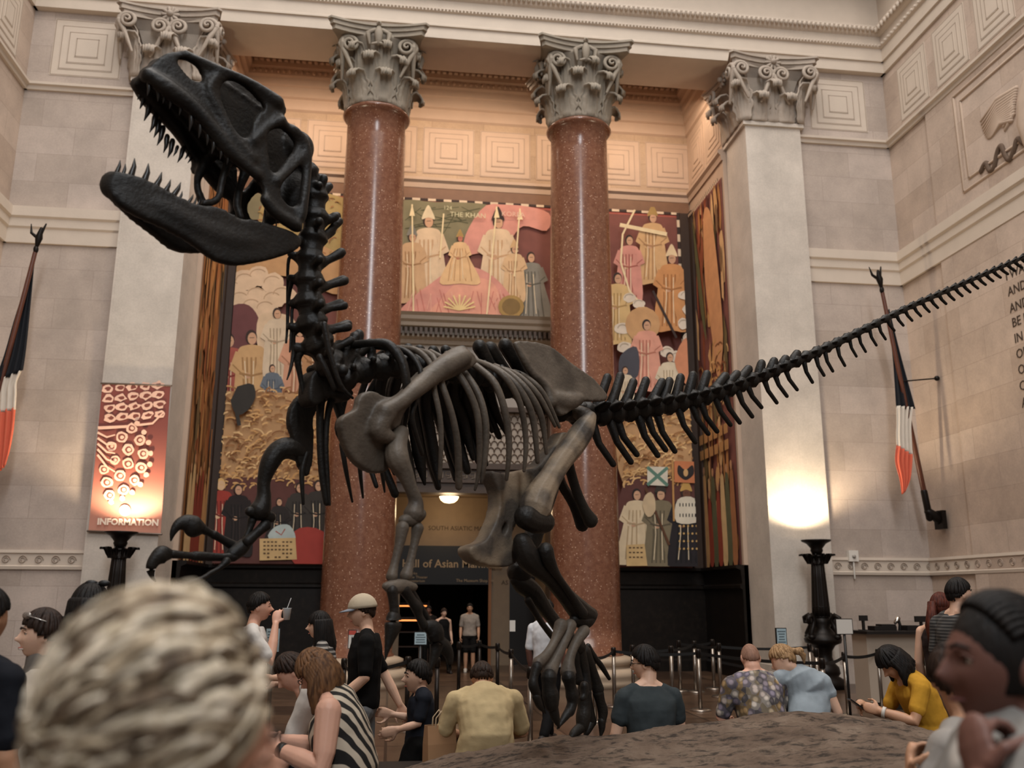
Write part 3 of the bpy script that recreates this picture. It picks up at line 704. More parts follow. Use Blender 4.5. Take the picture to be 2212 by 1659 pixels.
m.poly('cfae7a', [(1340,1180),(1378,1178),(1384,1224),(1340,1226)])
for j in range(3):
    for i in range(4): m.line('5f4630', [(1345+i*8, 1186+j*10), (1350+i*8, 1186+j*10)], 3)
m.out('mural', 'large faded mural of robed figures wrapping around the stone doorway surround', 'mural')
# side murals: tall panels of weathered colour with standing figures
def side_mural(X, sgn, label, seed):
    random.seed(seed)
    pl = lambda y, z: V((X+sgn*0.01, y, z)); p = Paint(pl, (sgn, 0, 0))
    def pp(c, P): p.poly(c, P)
    pp(MAR if sgn < 0 else 'a06c40', [(20.72, 2.56), (23.1, 2.56), (23.1, 12.3), (20.72, 12.3)])
    pal = ['b07a48', '8a4a30', 'c79a66', '6b5a38', '9a5236', '5a2c26', 'd0a878', '7a5a3a'] if sgn < 0 else ['b07a48', 'a3683c', 'c08a50', '8a6238', '9a5a34', '6f5a3a', 'b88650', '7a5230']
    for i in range(150):
        y, z = random.uniform(20.85, 22.95), random.uniform(2.8, 12.1); hh = random.uniform(0.15, 0.8); ww = random.uniform(0.04, 0.16)
        p.blob(random.choice(pal), y, z, ww, min(hh, z-2.6, 12.28-z), .25, 9)
    for i in range(7):
        y, z = 20.95+i*0.32, random.uniform(4.2, 4.9)
        p.soft(random.choice(['8a3a28', 'c79a66', '5a5a40', 'a06a44', 'd0b080']), [(y-.05, z), (y-.13, z-.3), (y-.17, 2.7), (y+.17, 2.7), (y+.13, z-.3), (y+.05, z)]); p.blob('b98a66', y, z+.12, .07, .11, 0)
    if sgn < 0:
        p.soft('c99468', [(21.0, 8.2), (21.2, 10.5), (21.5, 11.7), (22.0, 11.8), (22.1, 10), (21.8, 8.4), (21.5, 7.2)]); p.soft('5c5a3a', [(22.2, 8.4), (22.5, 10.5), (22.9, 12), (22.6, 9.5)])
        for i in range(60): a = random.uniform(0, PI); p.arc(random.choice(['c79a5e', 'd6ac74', '7a4c2c']), random.uniform(20.9, 22.9), random.uniform(6.3, 8.0), .25, a, a+1.2, .05)
        for j in range(2):
            for i in range(6): p.poly('b38452', [(20.95+i*.36, 5.3+j*.4), (21.22+i*.36, 5.3+j*.4), (21.22+i*.36, 5.55+j*.4), (20.95+i*.36, 5.55+j*.4)])
        for i in range(45): p.poly('d9c3a8' if i % 2 else DK, [(20.75+i*.053, 12.2), (20.8+i*.053, 12.2), (20.8+i*.053, 12.28), (20.75+i*.053, 12.28)])
    return p.out('mural', label, 'mural')
side_mural(8.08, -1, 'narrow mural on the recess side wall beside the stone pier behind the tail', 3)
side_mural(-4.55, 1, 'narrow ochre mural on the recess side wall beside the information banner', 5)
random.seed(11)
FRM = M('mural_frame', '3a2a20', 0.5, 0, 0.2, 6)
for x0, x1, y0, y1 in ((7.74, 8.07, YB-0.12, YB), (-4.54, -4.27, YB-0.12, YB), (7.98, 8.075, 22.95, 23.2), (-4.545, -4.45, 22.95, 23.2)):
    struct(MB().box(x0, x1, y0, y1, 2.54, 12.36).out('trim_%d' % k, FRM)); k += 1
# ---------------------------------------------------------------- information banner on the left pier
bn = thing('information_banner', 'hanging red banner with pale wing pattern and INFORMATION lettering', 'banner', (-5.35, 19.22, 3.0))
PA = lambda u, v: onY(u, v, 19.24)
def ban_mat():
    t = NT('banner_cloth_glow'); sp = t.n('ShaderNodeSeparateXYZ'); t.l(t.pos(), sp.inputs[0])
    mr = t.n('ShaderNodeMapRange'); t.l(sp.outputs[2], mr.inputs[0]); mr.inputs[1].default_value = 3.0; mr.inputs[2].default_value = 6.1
    t.l(t.ramp(mr.outputs[0], [(0.0, 'c48a76'), (0.35, '9a5a4c'), (0.7, '7a3e36'), (1.0, '823f36')]), t.b.inputs['Base Color']); t.b.inputs['Roughness'].default_value = 0.6; return t.m  # paler towards the bottom: glow of the lamp below put into the cloth colour
q = [PA(221,828), PA(368,833), PA(347,1153), PA(191,1146)]
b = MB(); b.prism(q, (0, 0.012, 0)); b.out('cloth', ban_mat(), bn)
RODM = M('banner_rod', '6a5c52', 0.4, 0.5)
MB().tube([PA(219,828), PA(370,833)], 0.02).out('rod', RODM, bn); MB().tube([PA(189,1147), PA(349,1154)], 0.02).out('rod', RODM, bn)
p = Paint(PA, (0, -1, 0)); WG, WD = 'e8bda6', '7d4339'
for i in range(4):
    for j in range(5):
        u0, v0 = 232+j*27+i*2, 840+i*21-j*2
        if u0 < 355: p.blob(WG, u0, v0, 13, 8.5, .25, 11, -.2); p.blob(WD, u0+2, v0, 7, 4, .3, 9, -.2)
p.line(WG, [(212,925),(270,922),(330,915),(355,890)], 7, True)
for r0, n_, rr in ((32, 3, 11), (62, 5, 13), (92, 7, 12), (108, 10, 6)):
    for i in range(n_):
        a = -0.75+2.1*i/(n_-1); u0, v0 = 218+r0*math.cos(a), 985+r0*1.0*math.sin(a)*0.95
        if u0 < 205: continue
        p.blob(WG, u0, v0, rr, rr*.95, .12, 12)
        if rr > 8: p.blob(WD, u0, v0, rr*.62, rr*.58, .12, 10); p.blob(WG, u0+1, v0, rr*.36, rr*.34, .1, 8)
for i in range(5): p.line(WG, [(212, 935+i*12), (232, 945+i*16), (250, 940+i*20)], 5, True)
p.blob('f0d8c6', 271, 1103, 12, 12, 0, 24); p.blob('b9756a', 271, 1103, 9.6, 9.6, 0, 24); p.text('f0d8c6', '?', 0.2, 266, 1110, (1, 0.0, 0))
p.text('f0d8c6', 'INFORMATION', 0.172, 211, 1133, (1, 0, -0.008), .007)
o = p.b.out('printed_design', p.m, bn, recalc=False)
# ---------------------------------------------------------------- flags on slanting poles
NAVY, FWH, FRD = M('flag_navy', '0f1118', 0.85, 0, 0.1), M('flag_white', 'cfc4b6', 0.85, 0, 0.06), M('flag_red', 'd0644a', 0.85, 0, 0.08)
POLE = M('pole_wood', '5a3426', 0.4, 0, 0.25, 20)
IRON = M('cast_iron', '17110d', 0.45, 0.5, 0.3, 30)
def flag(label, base, tip, wallx, rows, Yf):
    root = thing('flag', label, 'flag', (base.x, base.y, base.z), 0, 'flags on slanting wall poles')
    MB().tube([base, tip], [0.06, 0.042], 10).out('pole', POLE, root)
    d = (tip-base).normalized(); b = MB()
    b.ball(tip+d*0.06, (0.05, 0.05, 0.09)); b.tube([tip+d*0.12, tip+d*0.3, tip+d*0.5], [0.035, 0.075, 0.03], 8); b.tube([tip+d*0.28, tip+d*0.36+V((-.16, 0, .04)), tip+d*0.5+V((-.2, 0, .08))], [0.04, 0.03, 0.01], 6); b.tube([tip+d*0.28, tip+d*0.5+V((.08, 0, .1))], [0.04, 0.015], 6)
    b.out('eagle_finial', IRON, root)
    b = MB(); b.tube([base-d*0.05, base+d*0.55], [0.075, 0.07], 10); b.tube([base+d*0.1, V((wallx-.09*(1 if wallx > 0 else -1), base.y, base.z-0.06))], [0.09, 0.12], 8); b.obox((wallx-.055*(1 if wallx > 0 else -1), base.y, base.z-0.08), (0.05, 0, 0), (0, 0.16, 0), (0, 0, 0.2)); b.out('wall_bracket', IRON, root)
    if wallx > 0:
        m_ = base+d*3.0; e = V((wallx, m_.y, m_.z+0.1)); b = MB(); b.tube([m_, e], 0.016, 6); b.ball(e, 0.06); b.out('stay_rod', IRON, root)
    for nm, mt, (L, R) in rows:
        L = spline([tuple(onY(u, v, Yf)) for u, v in L], 4); R = spline([tuple(onY(u, v, Yf)) for u, v in R], 4)
        G = []
        for a, c in zip(L, R):
            a, c = V(a), V(c); G.append([a+(c-a)*(i/20)+V((0, 0.07*math.sin(i*1.25)*(0.3+0.7*min(1, (c-a).length)), 0)) for i in range(21)])
        b = MB(); b.grid(G); b.out(nm, mt, root, solid=0.008)
tipR = onY(1906, 632, 18.2); baseR = V((11.62, 18.75, onX(2040, 1110, 11.62).z))
flag('tall pole flag hanging on the right wall behind the skeleton tail', baseR, tipR, 11.93,
     [('navy_stripe', NAVY, ([(1916,672),(1928,760),(1933,830),(1936,880)], [(1920,668),(1944,765),(1962,830),(1977,884)])),
      ('white_stripe', FWH, ([(1936,876),(1937,910),(1936,935),(1937,962)], [(1972,880),(1968,915),(1969,950),(1971,985)])),
      ('red_stripe', FRD, ([(1937,960),(1934,995),(1944,1035),(1949,1068)], [(1971,982),(1970,1005),(1966,1035),(1955,1062)]))], 18.45)
tipL = onY(76, 545, 18.2); baseL = V((-8.05, 18.75, baseR.z))
flag('tall pole flag at the left edge beside the information banner', baseL, tipL, -8.42,
     [('navy_stripe', NAVY, ([(70,572),(34,680),(8,770),(-15,830)], [(74,570),(66,660),(57,750),(50,800)])),
      ('white_stripe', FWH, ([(-15,826),(-18,850),(-20,870),(-22,895)], [(48,800),(37,825),(36,850),(34,885)])),
      ('red_stripe', FRD, ([(-22,890),(-24,940),(-20,990),(-12,1030)], [(34,880),(30,925),(22,970),(12,1005)]))], 18.45)
# ---------------------------------------------------------------- bronze standing lamps
def torchiere(x, y, label):
    root = thing('standing_lamp', label, 'lamp', (x, y, 0), 0, 'tall bronze uplighters')
    b = MB(); b.lathe([(0.09, 2.68), (0.13, 2.78), (0.12, 2.82), (0.2, 2.92), (0.3, 2.97), (0.31, 3.0), (0.27, 2.99), (0.12, 2.9), (0.0, 2.9)], (x, y, 0), 32); b.out('bowl', IRON, root)
    R = []
    for z, r in ((1.42, 0.175), (1.6, 0.17), (2.2, 0.14), (2.68, 0.115)): R.append([(x+r*(1+0.06*math.cos(q*16*2*PI/64))*math.cos(2*PI*q/64), y+r*(1+0.06*math.cos(q*16*2*PI/64))*math.sin(2*PI*q/64), z) for q in range(64)])
    b = MB(); b.rings(R); b.out('shaft', IRON, root)
    b = MB()
    for z in (2.66, 2.5, 1.62, 1.42): b.lathe([(0.12, z-.03), (0.19 if z < 2 else 0.15, z), (0.12, z+.03)], (x, y, 0), 24)
    for i in range(12):
        a = 2*PI*i/12; leaf(b, (x+0.11*math.cos(a), y+0.11*math.sin(a), 2.5), (math.cos(a), math.sin(a), 0), 0.2, 0.06, 0.07)
    b.out('collar', IRON, root)
    b = MB(); b.lathe([(0.15, 1.45), (0.2, 1.3), (0.16, 1.2), (0.26, 1.08), (0.38, 0.98), (0.36, 0.9), (0.24, 0.85), (0.17, 0.74), (0.16, 0.62), (0.2, 0.5), (0.28, 0.42), (0.3, 0.3), (0.26, 0.24), (0.4, 0.16), (0.42, 0.0)], (x, y, 0), 32); b.out('base', IRON, root)
    for i in range(4):
        a = PI/4+i*PI/2-0.3; d = V((math.cos(a), math.sin(a), 0)); o_ = V((x, y, 0)); up = V((0, 0, 1))
        b = MB(); b.tube([o_+d*.3+up*.95, o_+d*.38+up*1.08, o_+d*.3+up*1.22, o_+d*.24+up*1.36, o_+d*.33+up*1.45, o_+d*.43+up*1.4, o_+d*.42+up*1.3, o_+d*.36+up*1.3], [.06, .06, .05, .05, .055, .05, .04, .025], 8)
        b.ball(o_+d*.36+up*1.02, (.08, .08, .06));  b.out('scroll_bracket', IRON, root)
    MB().ball((x, y, 2.93), 0.06).out('bulb', M('bulb', 'fff0d0', 0.5, emit='ffdfae', es=25), root)
    l = bpy.data.lights.new('uplighter', 'SPOT'); l.energy = 420; l.color = (1, 0.80, 0.55); l.spot_size = 2.5; l.spot_blend = 0.5; l.shadow_soft_size = 0.1
    lo = link(bpy.data.objects.new('uplighter', l)); lo.location = (x, y, 3.03); lo.rotation_euler = (PI, 0, 0)
t1 = onY(1763, 1175, 18.62); torchiere(t1.x, 18.62, 'tall bronze uplighter glowing against the pier right of the skeleton')
t2 = onY(262, 1155, 18.62); torchiere(t2.x, 18.62, 'tall bronze uplighter standing under the information banner')
# ---------------------------------------------------------------- carved relief, inscription and small wall fittings on the right
LET = M('inscription', '3d2f24', 0.8)
iw = thing('wall_inscription', 'dark capital lettering of a quotation on the right wall', 'inscription', (11.94, 15.9, 7))
for s_, u, v in (('I WANT', 2173, 607), ('AND I', 2178, 641), ('AND', 2182, 677), ('BE P', 2187, 708), ('IN', 2192, 742), ('ON', 2196, 776), ('O', 2200, 810), ('C', 2203, 845), ('A', 2208, 881)):
    b = MB(); text_mesh(b, s_, 0.27, onX(u, v, 11.935), (0, -1, 0), (0, 0, 1), 0.004, 'LEFT', 0.92); b.out('text_line', LET, iw)
rl = thing('eagle_relief', 'carved eagle wing and serpent relief panel on the right wall', 'relief', (11.94, 15, 10)); PXR = lambda u, v: onX(u, v, 11.93)
RLM = M('relief_stone', 'b5a08e', 0.75, 0, 0.1, 5)
b = MB()
za, zb, ya, yb = 12.55, 10.3, 16.75, 13.2
for i, e in enumerate((0, 0.22)):
    for P in ([(11.94, ya-e, zb+e), (11.94, ya-e, za-e)], [(11.94, ya-e, za-e), (11.94, yb, za-e)], [(11.94, ya-e, zb+e), (11.94, yb, zb+e)]): b.tube(P, 0.035, 4)
b.out('frame', RLM, rl)
b = MB()
for i in range(13):
    t = i/12; a = PXR(2196-10*t, 190+70*t); c = PXR(2118+25*t, 262+30*t+18*math.sin(t*3)); b.tube([a, a+(c-a)*.5+V((0, 0, .12)), c], [.05, .06, .02], 6)
for i in range(8): a = PXR(2190, 205+i*6); b.tube([a, PXR(2150+i*3, 225+i*8)], [.05, .03], 6)
b.out('wing', RLM, rl)
b = MB(); b.tube([PXR(2222, 165), PXR(2214, 215), PXR(2216, 270), PXR(2222, 310)], [.08, .14, .16, .1], 10); b.out('eagle_body', RLM, rl)
b = MB(); b.tube(spline([tuple(PXR(*q)) for q in ((2118,375),(2130,352),(2138,368),(2148,362),(2155,330),(2163,315),(2172,335),(2182,345),(2192,322),(2199,300),(2212,310))], 5), [.02]+[.055]*50, 8); b.out('serpent', M('relief_dark', '5c4a3c', 0.8, 0, .3, 30), rl)
db = thing('wall_detector', 'small white alarm box with conduit above the dado beside the right lamp', 'alarm', (10.1, YF, 2.6)); a = onY(1842, 1200, YF-0.06)
b = MB(); b.box(a.x-.11, a.x+.11, YF-.11, YF-.005, a.z-.13, a.z+.11); o = b.out('housing', M('white_plastic', 'd8d2c8', 0.4), db); bpy.context.view_layer.objects.active = o
MB().tube([(a.x, YF-.075, a.z-.13), (a.x, YF-.075, a.z-.5)], 0.018, 8).out('conduit', MATS['white_plastic'], db)
MB().ball((a.x, YF-.115, a.z-.02), 0.045).out('lens', M('grey_lens', '9a948c', 0.3), db)
# ================================================================ DINOSAUR SKELETON
HIP = onY(1245, 900, 6.2)
def frame(deg):
    t = math.radians(deg); return V((math.sin(t), -math.cos(t), 0))
NB, NTL = frame(39), frame(14)          # sideways axes of the body and of the tail
def D(u, v, s=0.0, n=None):
    n = NB if n is None else n
    d = ray(u, v); e = V((0, 0, EYE)); return e+d*(((HIP-e).dot(n)+s)/d.dot(n))
def T(u, v, s=0.0): return D(u, v, s, NTL)
def mir(p): return p-NB*(2*(p-HIP).dot(NB))
def rad(p, px): return px*depth(p)/FPX
def bonemat(name, dark, mid, lo, hi, pale=None):
    t = NT(name)
    n1 = t.n('ShaderNodeTexNoise', Scale=4.0, Detail=6.0, Roughness=0.6); t.l(t.pos(), n1.inputs['Vector'])
    c = t.ramp(n1.outputs[0], [(lo, dark), (hi, mid)])
    if pale:
        n2 = t.n('ShaderNodeTexNoise', Scale=5.5, Detail=2.0, Roughness=0.4); t.l(t.pos(), n2.inputs['Vector'])
        c = t.mix(t.ramp(n2.outputs[0], [(0.40, 0.0), (0.60, 1.0)]), lin(pale), c)
    n3 = t.n('ShaderNodeTexNoise', Scale=55.0, Detail=5.0); t.l(t.pos(), n3.inputs['Vector'])
    n4 = t.n('ShaderNodeTexNoise', Scale=14.0, Detail=6.0, Roughness=0.65); t.l(t.pos(), n4.inputs['Vector']); t.bump(t.mix(0.5, n3.outputs[0], n4.outputs[0]), 0.5, 0.012)
    t.l(c, t.b.inputs['Base Color']); t.b.inputs['Roughness'].default_value = 0.5; t.b.inputs['Specular IOR Level'].default_value = 0.28
    return t.m
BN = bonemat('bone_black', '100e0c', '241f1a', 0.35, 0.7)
BNL = bonemat('bone_top_lit', '443c34', '6a5f53', 0.35, 0.7)  # top light on scapula, ilium and near bones put into a lighter colour
BNP = bonemat('bone_patched', '3a342f', '5c5248', 0.35, 0.7, '84735f')
TOOTH = M('tooth', '1f1b18', 0.3, 0, 0.2, 12)
SK = thing('dinosaur_skeleton', 'black mounted dinosaur skeleton rearing its open jaws above the rock base', 'skeleton', (HIP.x, HIP.y, 0.9), 0)
def bone(name, pts, mat=BN, parent=SK, fn=D, n=10, sub=4, flat=1.0, side=None, rm=0, mirror=False, smooth=0):
    P = [(fn(*p[:3]), p[3]) for p in pts]
    Q = [tuple(q)+(rad(q, r),) for q, r in P]
    Q = spline(Q, sub)
    pts3 = [mir(V(q[:3])) if mirror else V(q[:3]) for q in Q]
    b = MB(); b.tube(pts3, [q[3] for q in Q], n, flat, side)
    return b.out(name, mat, parent, rm=rm, smooth=smooth)
def thicken(loops, th, n):
    """solid slab from outlines (3-D points), offset th/2 each way along n"""
    b = bmesh.new(); fill(b, loops)
    fs = list(b.faces); r = bmesh.ops.extrude_face_region(b, geom=fs)
    vs = [e for e in r['geom'] if isinstance(e, bmesh.types.BMVert)]
    bmesh.ops.translate(b, vec=n*th, verts=vs); bmesh.ops.translate(b, vec=-n*th*0.5, verts=list(b.verts))
    bmesh.ops.recalc_face_normals(b, faces=b.faces)
    return b
def merge(mb, b2):
    me = bpy.data.meshes.new('t'); b2.to_mesh(me); b2.free(); mb.bm.from_mesh(me); bpy.data.meshes.remove(me)
# ---- skull
def sw(u): return 0.035+0.125*max(0, min(1, (u-300)/290.0))**0.8
SKO = [(303,172),(318,148),(350,120),(388,112),(432,126),(473,145),(513,161),(554,186),(582,201),(604,214),(616,240),(608,264),(632,274),(652,299),(664,328),(666,362),(660,410),(654,450),(648,497),(638,488),(595,466),(575,436),(556,385),(513,358),(482,333),(451,297),(416,250),(376,219),(335,186)]
SKH = [[(379,130),(405,131),(428,148),(438,172),(424,178),(401,163)],
       [(480,180),(513,176),(558,215),(571,236),(549,254),(532,300),(503,282),(486,243),(474,208)],
       [(578,284),(604,276),(631,299),(637,318),(616,348),(592,376),(581,360),(577,315)],
       [(610,395),(646,357),(657,380),(648,432),(632,447),(613,438),(604,418)]]
def smap(L): return [D(u, v, sw(u)) for u, v in closed(L)]
loops = [smap(SKO)]+[smap(h) for h in SKH]
mb = MB(); merge(mb, thicken(loops, 0.04, NB)); merge(mb, thicken([[mir(p) for p in L] for L in loops], 0.04, NB))
# raised bars of bone on the cheek
for P in ([(606,262,17),(580,275,9),(548,306,11)], [(656,335,12),(632,362,9),(598,392,11)], [(318,160,15),(360,190,22),(420,235,18),(470,290,15),(513,340,14),(556,378,13)], [(400,118,11),(470,150,12),(540,180,12),(600,222,17)],
          [(572,430,13),(598,462,14),(642,490,15)], [(470,165,12),(452,195,13),(478,250,12),(505,300,13),(545,345,14)], [(664,345,12),(660,400,12),(650,470,13)], [(630,280,14),(655,305,13),(664,340,13)]):
    Q = spline([tuple(D(u, v, sw(u)+0.012))+(rad(D(u, v, sw(u)), r),) for u, v, r in P], 4)
    for f in (lambda p: p, mir): mb.tube([f(V(q[:3])) for q in Q], [q[3] for q in Q], 8)
# roof, palate and braincase between the two sides
top = [(305,165),(330,136),(365,117),(400,114),(440,130),(480,149),(520,166),(560,190),(600,216)]
G = []
for u, v in top:
    a = D(u, v+9, sw(u)); c = mir(a); G.append([a+(c-a)*(i/6)+V((0, 0, 0.02*math.sin(PI*i/6))) for i in range(7)])
b2 = MB(); b2.grid(G); me = bmesh.ops.solidify(b2.bm, geom=b2.bm.faces[:], thickness=0.035); merge(mb, b2.bm)
G = []
for u, v in [(318,185),(360,205),(410,235),(455,280),(500,325),(550,365)]:
    a = D(u, v-16, sw(u)); c = mir(a); G.append([a+(c-a)*(i/6)+V((0, 0, 0.03*math.sin(PI*i/6))) for i in range(7)])
b2 = MB(); b2.grid(G); bmesh.ops.solidify(b2.bm, geom=b2.bm.faces[:], thickness=0.03); merge(mb, b2.bm)
merge(mb, thicken([[D(u, v, -0.01) for u, v in closed([(452,186),(500,172),(560,200),(598,224),(608,258),(646,310),(655,420),(640,475),(600,455),(565,400),(520,352),(480,312),(452,262)])]], 0.06, NB))  # middle plate added behind the skull openings so they read dark
mb.ball(D(632, 420, 0), (0.09, 0.08, 0.15)); mb.ball(D(640, 320, 0), (0.10, 0.10, 0.10))
for P in ([(500,330,0.02,12),(480,390,0.03,9),(470,430,0.05,9),(440,440,0.05,10)], [(470,320,-0.06,14),(440,360,-0.08,13),(425,395,-0.1,9),(438,440,-0.1,11)], [(540,350,0.0,16),(520,400,0.0,10),(512,440,0.0,10),(520,470,0.02,9)], [(455,300,-0.12,13),(430,345,-0.14,13),(420,370,-0.14,10)], [(560,360,-0.1,18),(580,420,-0.12,16),(600,470,-0.12,16)]):
    Q = spline([tuple(D(u, v, s))+(rad(D(u, v, s), r),) for u, v, s, r in P], 4); mb.tube([V(q[:3]) for q in Q], [q[3] for q in Q], 8)
mb.ball(D(322, 166, 0), (0.05, 0.05, 0.05)); mb.ball(D(345, 150, 0), (0.06, 0.06, 0.05))
mb.tube([D(u, v, 0) for u, v in ((330,176),(370,205),(415,250),(460,300),(500,340))], [rad(D(u, 250, 0), r) for u, r in ((330,16),(370,26),(415,32),(460,34),(500,30))], 10, 0.45, cu)
skull = mb.out('skull', BN, SK, rm=0.013, smooth=5)
def tooth(u0, v0, u1, v1, s, parent, r=None, ds=0.0):
    a, c = D(u0, v0, s), D(u1, v1, s+ds); L = (c-a).length; m = a+(c-a)*0.5+V((0, 0, 0))+(r_*0.06*L)
    b = MB(); w = r or L*0.17
    Q = [a-(c-a)*0.2, a, m, c-(c-a)*0.03]; b.tube(Q, [w*0.9, w, w*0.72, w*0.12], 7)
    return b.out('tooth', TOOTH, parent)
for u0, v0, u1, v1 in ((322,178,318,208),(340,182,341,220),(355,196,352,224),(369,210,366,236),(391,222,387,250),(413,247,409,284),(432,267,429,299),(448,287,447,315),(462,303,457,333),(478,320,475,346),(492,334,490,356)):
    tooth(u0, v0, u1, v1, sw(u0)-0.005, skull)
for u0, v0, u1, v1 in ((306,178,297,216),(312,198,302,236),(322,224,311,262),(334,256,323,287),(342,268,332,298),(350,282,339,315),(360,300,353,331),(371,310,362,342),(382,320,374,338),(394,325,383,352),(406,332,399,345),(414,338,405,353)):
    tooth(u0, v0, u1, v1, -sw(u0+60)+0.005, skull)
# ---- mandible
def mw(u): return 0.02+0.135*max(0, min(1, (u-235)/380.0))**0.7
MN = [(230,405),(236,378),(253,371),(278,377),(319,391),(357,412),(401,434),(432,444),(473,450),(513,472),(554,478),(601,491),(639,508),(648,525),(633,544),(576,563),(513,574),(476,569),(445,552),(405,522),(350,492),(300,470),(258,446),(238,426)]
MF = [(230,405),(236,380),(253,378),(300,398),(360,440),(430,480),(520,500),(590,505),(610,520),(560,535),(480,542),(440,546),(413,547),(375,541),(332,510),(300,485),(269,459),(241,431)]
mb = MB()
merge(mb, thicken([[D(u, v, mw(u)) for u, v in closed(MN)]], 0.05, NB)); merge(mb, thicken([[D(u, v, -mw(u)) for u, v in closed(MF)]], 0.05, NB))
mb.ball(D(243, 400, 0), (0.06, 0.05, 0.07))
for P in ([(240,400,0.02,20),(290,420,0.05,24),(360,450,0.09,24),(430,490,0.11,28),(520,522,0.13,30),(600,520,0.15,20)],):
    Q = spline([tuple(D(u, v, s))+(rad(D(u, v, s), r),) for u, v, s, r in P], 4); mb.tube([V(q[:3]) for q in Q], [q[3] for q in Q], 10, 0.5, NB)
mand = mb.out('mandible', BN, SK, rm=0.013, smooth=5)
for u0, v0, u1, v1 in ((252,374,260,345),(266,377,271,353),(283,380,291,341),(311,393,321,352),(335,405,350,371),(357,414,369,387),(375,422,391,393),(388,430,394,412),(408,437,418,419)):
    tooth(u0, v0, u1, v1, mw(u0), mand)
for u0, v0, u1, v1 in ((420,440,424,425),(428,442,432,430),(362,424,366,408),(342,412,345,398)):
    tooth(u0, v0, u1, v1, 0, mand)
# ---- neck: vertebra = centrum + neural spine + side processes, each its own part
def vert(name, c, nx, r, spine, srad, procs, fn=D, mat=BN):
    b = MB(); A = fn(*c, 0); B = fn(*nx, 0); R = rad(A, r); ax = (B-A)
    b.tube([A+ax*0.04, A+ax*0.3, A+ax*0.7, A+ax*0.96], [R*1.08, R*0.78, R*0.78, R*1.05], 10)
    m = A+ax*0.5
    if spine:
        tip = fn(*spine, 0); q = m+(tip-m)*0.55
        b.tube([m, q, tip], [R*0.55, rad(tip, srad*0.8), rad(tip, srad)], 8)
    for (u, v, s, pr) in procs:
        t = fn(u, v, s); b.tube([m+(t-m)*0.15, m+(t-m)*0.6, t], [R*0.5, rad(t, pr*0.8), rad(t, pr)], 7)
    return b.out(name, mat, SK, rm=0.009, smooth=3)
nk = [(660,372),(680,425),(680,470),(676,515),(670,560),(668,606),(668,652),(674,697),(688,742),(712,785),(742,815)]
sp = [(694,385),(706,404),(728,467),(716,500),(736,548),(742,604),(736,655),(752,700),(735,745),(790,750)]
pr = [[(690,400,0.08,7)],[(700,385,0.06,8),(712,402,0.0,7)],[(724,468,0.06,9),(690,478,0.12,8)],[(733,478,0.02,8),(645,520,0,9)],[(738,545,0.05,9),(628,548,-0.06,7),(690,560,0.12,9)],[(745,606,0.05,9),(628,600,-0.05,7),(690,610,0.12,9)],[(744,660,0.05,8),(632,655,-0.05,8),(692,655,0.12,10)],[(752,706,0.05,9),(628,705,-0.05,8),(695,705,0.13,10)],[(758,735,0.05,8),(640,752,-0.08,12),(712,760,0.14,10)],[(768,727,0.0,11),(672,800,-0.1,10),(740,800,0.14,12)]]
for i in range(10):
    r = 29+i*0.8
    vert('cervical_vertebra', nk[i], nk[i+1], r, sp[i], 11 if i < 8 else 13, [(a_, b_, c_, d_+2.5) for a_, b_, c_, d_ in pr[i]])
for P in ([(640,548,-0.05,5),(624,560,-0.07,4),(621,620,-0.08,3),(620,700,-0.08,2.6),(618,735,-0.08,2)], [(632,600,-0.05,6),(624,640,-0.07,4),(622,690,-0.08,3),(618,740,-0.08,2.5)],
          [(648,655,-0.04,6),(632,665,-0.06,4),(630,700,-0.06,3.5),(626,760,-0.06,2)], [(642,712,-0.05,8),(632,725,-0.07,7),(634,760,-0.08,5),(628,795,-0.08,3.5),(620,820,-0.08,1.5)],
          [(655,752,-0.06,10),(643,775,-0.08,8),(648,810,-0.09,6),(655,850,-0.09,4)], [(700,700,0.15,7),(712,760,0.16,6),(735,830,0.17,5),(762,860,0.17,3)], [(690,770,0.1,7),(705,800,0.12,6),(722,840,0.12,5)],
          [(572,455,-0.1,1.6),(573,490,-0.1,1.6)], [(596,468,-0.05,1.4),(597,492,-0.05,1.4)]):
    bone('cervical_rib' if P[0][3] > 2 else 'support_rod', P)
